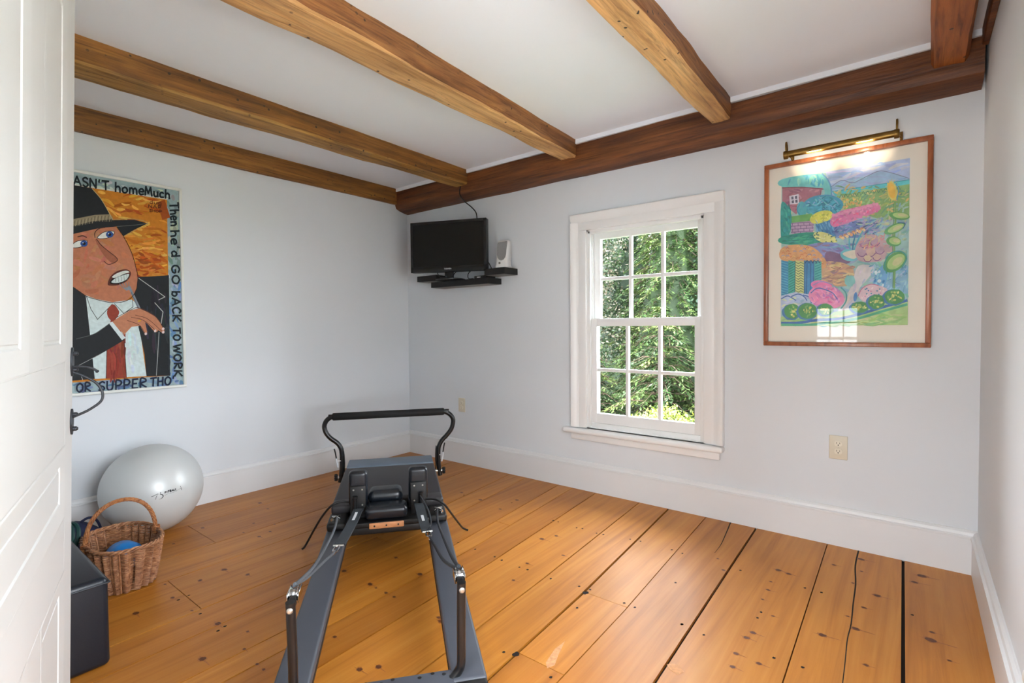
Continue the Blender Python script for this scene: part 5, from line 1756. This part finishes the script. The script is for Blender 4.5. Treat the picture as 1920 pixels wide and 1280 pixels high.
for x in (3.145, 3.348):
    b_ = MB().lathe([(.003, -.034), (.0095, -.030), (.011, 0), (.0095, .030), (.003, .034)], (x, TY, TZ + .004), (1, 0, 0), 16)
    b_.build('tubular_bulb', M_BULB, plx)
    ld = bpy.data.lights.new('picture_lamp', 'POINT')
    ld.energy = .09
    ld.color = (1.0, .84, .62)
    ld.shadow_soft_size = .012
    lo_ = bpy.data.objects.new('picture_lamp', ld)
    lo_.location = (x - 3.245, TY, TZ - .016 - 1.95)
    COL.objects.link(lo_)
    lo_.parent = plx
# ------------------------------------------------------------------ added fill lamps behind the doorway, and the garden
M_DIFF = emit('fill_diffuser', (.97, .98, 1.0), 14.0)
cl = bpy.data.objects.new('ceiling_fill_hall', None)  # invented fixture, put in to brighten the floor and right wall
COL.objects.link(cl)
cl['kind'] = 'structure'
cl['label'] = 'added unseen ceiling fill lamp just beyond the doorway'
lx, ly = 3.05, -3.62
MB().lathe([(.22, -.03), (.225, -.028), (.225, 0)], (lx, ly, CZ - .001), (0, 0, 1), 36).build('fill_ring', M_TRIM, cl)
MB().lathe([(.01, -.055), (.10, -.050), (.18, -.038), (.215, -.029)], (lx, ly, CZ), (0, 0, 1), 36).build('diffuser', M_DIFF, cl)

M_GLOBE = emit('fill_globe', (.96, .98, 1.0), 9.0)
gl_ = bpy.data.objects.new('floor_fill_hall', None)  # made-up globe, throws fill light up at ceiling and joists
COL.objects.link(gl_)
gl_['kind'] = 'structure'
gl_['label'] = 'added unseen globe fill lamp low behind the doorway'
gx, gy = 3.25, -3.95
MB().ellipsoid((gx, gy, .66), .2, .2, .2, 28, 18).build('globe', M_GLOBE, gl_)
MB().lathe([(.12, 0), (.12, .02), (.02, .03), (.02, .45), (.06, .47)], (gx, gy, 0), (0, 0, 1), 24).build('fill_foot', M_BLACK, gl_)
M_GRASS = plain('lawn', (58, 82, 38), 0.9, bump=.6, bscale=40, var=.35, vscale=5)
structure(MB().box(-30, 30, -30, 30, -.8, -.7), 'ground', M_GRASS, smooth=False)
M_BOUNCE = plain('pale_bounce', (206, 202, 194), 0.95, bump=.5, bscale=90, var=.08, vscale=50)
structure(MB().box(4.6, 14, -14, -.2, -.72, -.69), 'bounce_ground', M_BOUNCE, smooth=False)  # added unseen pale slab, bounces daylight through the right window to the ceiling
M_LEAF = tinted('leaf', 0.55, .35, .15, 30, trans=.25)
M_BARK = plain('bark', (74, 60, 46), 0.9, bump=.6, bscale=60, var=.25)
GZ = -.70


def leafquad(mb, p, d, up, l_, w_, c):
    """A pointed leaf of four corners along d."""
    s = d.cross(up)
    if s.length < 1e-5:
        s = d.orthogonal()
    s = s.normalized() * w_ / 2
    mb.add([p, p + d * l_ * .5 + s, p + d * l_, p + d * l_ * .5 - s], [(0, 1, 2, 3)], 0, c)


def jit(c, rg, a=.25):
    k = LK * (1 + rg.uniform(-a, a))
    return tuple(max(0, v * k * (1 + rg.uniform(-.08, .08))) for v in c)


def hemlock(x, y, h, r, seed, cols, label, step=.17, nb=9, fine=.10, droop=.28, core=False):
    rg = random.Random(seed)
    t = thing('hemlock_tree', label, 'tree', (x, y, GZ), group='evergreens outside the window')
    fo, tr = MB(), MB()
    tr.tube([(x, y, GZ), (x, y, GZ + h * .5), (x, y, GZ + h * .97)], [.11, .07, .012], 9)
    z = .06 * h
    while z < h:
        k = z / h
        Lb = r * (1 - k ** 1.25) * rg.uniform(.85, 1.1) + .08
        for b in range(nb):
            th = 2 * PI * (b + rg.random()) / nb
            le = Lb * rg.uniform(.65, 1.12)
            dr = Vector((math.cos(th), math.sin(th), 0))
            cc = rg.choice(cols)
            q0 = Vector((x, y, GZ + z))
            tr.tube([q0, q0 + dr * le * .5 + Vector((0, 0, .05 * le)), q0 + dr * le - Vector((0, 0, droop * le))], [.012, .008, .003], 4)
            u = .18
            while u < 1.0:
                pz = .22 * le * u - (droop + .22) * le * u * u
                p = q0 + dr * le * u + Vector((0, 0, pz))
                for s in (-1, 1):
                    for _ in range(2):
                        a = th + s * rg.uniform(.35, 1.2)
                        d = Vector((math.cos(a), math.sin(a), rg.uniform(-.75, .05))).normalized()
                        pp = p + Vector((rg.uniform(-.04, .04), rg.uniform(-.04, .04), rg.uniform(-.03, .03)))
                        leafquad(fo, pp, d, Vector((rg.uniform(-.3, .3), rg.uniform(-.3, .3), 1)), rg.uniform(1.0, 1.9) * fine, rg.uniform(.35, .6) * fine, jit(cc, rg))
                u += fine * .55 / max(le, .2)
        z += step * rg.uniform(.8, 1.2)
    if core:
        prof = [(r * .5 * (1 - (i / 9.0) ** 1.2) + .03, h * (.04 + .94 * i / 9.0)) for i in range(10)]
        fo.lathe(prof, (x, y, GZ), (0, 0, 1), 18, 0, jit(cols[-1], rg))
    fo.build('foliage', M_LEAF, t, smooth=False, fixn=False)
    tr.build('trunk', M_BARK, t)
    return t


def broadleaf(x, y, h, blobs, seed, cols, label, n=5200, size=.075, name='leafy_tree', cat='tree', group='leafy trees outside the window'):
    rg = random.Random(seed)
    t = thing(name, label, cat, (x, y, GZ), group=group)
    fo, tr = MB(), MB()
    tr.tube([(x, y, GZ), (x + .05, y, GZ + h * .4), (x, y, GZ + h * .8)], [.10, .08, .03], 9)
    tot = sum(b[3] ** 2 for b in blobs)
    for (bx_, by_, bz_, br_) in blobs:
        tr.tube([(x, y, GZ + h * .35), (x + bx_ * .6, y + by_ * .6, GZ + bz_ * .8), (x + bx_, y + by_, GZ + bz_)], [.04, .025, .008], 5)
        for _ in range(int(n * br_ ** 2 / tot)):
            v = Vector((rg.gauss(0, 1), rg.gauss(0, 1), rg.gauss(0, 1))).normalized()
            lump = 1 + .18 * mnoise.noise(v * 3 + Vector((seed, 0, 0)))
            p = Vector((x + bx_, y + by_, GZ + bz_)) + v * br_ * lump * rg.uniform(.72, 1.05)
            if p.z < GZ:
                continue
            d = (Vector((rg.gauss(0, 1), rg.gauss(0, 1), rg.gauss(0, .7) - .35)) + v * .6).normalized()
            leafquad(fo, p, d, (v + Vector((rg.uniform(-.5, .5), rg.uniform(-.5, .5), rg.uniform(0, .8)))), size * rg.uniform(.7, 1.4), size * rg.uniform(.45, .8), jit(rg.choice(cols), rg, .3))
    fo.build('foliage', M_LEAF, t, smooth=False, fixn=False)
    tr.build('trunk', M_BARK, t)
    return t


LK = .33
C1 = [lin(c) for c in ((104, 138, 70), (122, 152, 78), (140, 164, 92), (88, 124, 66))]
C2 = [lin(c) for c in ((74, 104, 54), (92, 122, 60), (58, 86, 46), (128, 150, 76))]
C3 = [lin(c) for c in ((82, 122, 82), (104, 146, 96), (124, 162, 116), (70, 108, 80))]
C4 = [lin(c) for c in ((62, 84, 50), (78, 98, 60), (122, 118, 92), (52, 72, 46), (164, 150, 130))]
C5 = [lin(c) for c in ((176, 196, 74), (196, 212, 92), (158, 184, 66), (206, 216, 120))]
CB = [lin(c) for c in ((64, 96, 52), (84, 118, 60), (54, 84, 48))]
hemlock(.0, 6.3, 5.6, 1.45, 11, C1, 'tall bright green hemlock filling the middle panes of the upper sash', .10, 16, .062, core=True)
hemlock(.42, 4.75, 2.15, 1.05, 23, C2, 'low hemlock with spreading boughs behind the yellow green shrub', .15, 10, .062, .20)
hemlock(-.75, 4.5, 1.75, .95, 29, C2, 'low dark hemlock seen through the lower left panes', .15, 10, .062, .25)
hemlock(1.45, 5.1, 2.3, 1.1, 37, C2, 'dark hemlock seen through the lower right panes', .15, 10, .062, .22)
broadleaf(-1.45, 5.4, 3.6, [(0, 0, 2.4, .8), (.35, -.15, 1.7, .65), (-.3, .1, 3.1, .6), (.3, 0, 2.9, .55), (.1, .5, 3.7, .7), (-.6, .6, 2.6, .7)], 41, C4, 'dark leafy tree with pale blossoms seen through the upper left panes', 9000, .055)
broadleaf(1.25, 6.6, 4.4, [(0, 0, 3.1, .95), (-.4, -.2, 2.3, .7), (.6, 0, 2.4, .8), (.1, .1, 4.0, .7), (.9, .1, 3.5, .6)], 43, C3, 'blue green leafy tree seen through the upper right panes', 11000, .065)
for k, (x, y, h, r) in enumerate(((-3.3, 10.0, 8.4, 1.5), (-.2, 9.9, 8.6, 1.5), (2.7, 9.6, 7.4, 1.4), (-5.0, 12.4, 8.4, 1.6), (-1.8, 12.4, 8.8, 1.6), (1.3, 12.4, 8.8, 1.6), (-1.75, 8.0, 8.4, 1.5))):
    t_ = hemlock(x, y, h, r, 60 + k, CB, 'shaded evergreen in the hedge behind the nearer trees', .22, 12, .13, core=True)
broadleaf(.92, 3.55, .55, [(0, 0, .30, .42), (.40, .10, .26, .36), (-.36, .08, .24, .32), (.72, .05, .22, .30), (-.05, .35, .34, .36)], 71, C5, 'bright yellow green shrub low outside the window', 7000, .042, 'garden_shrub', 'shrub', None)
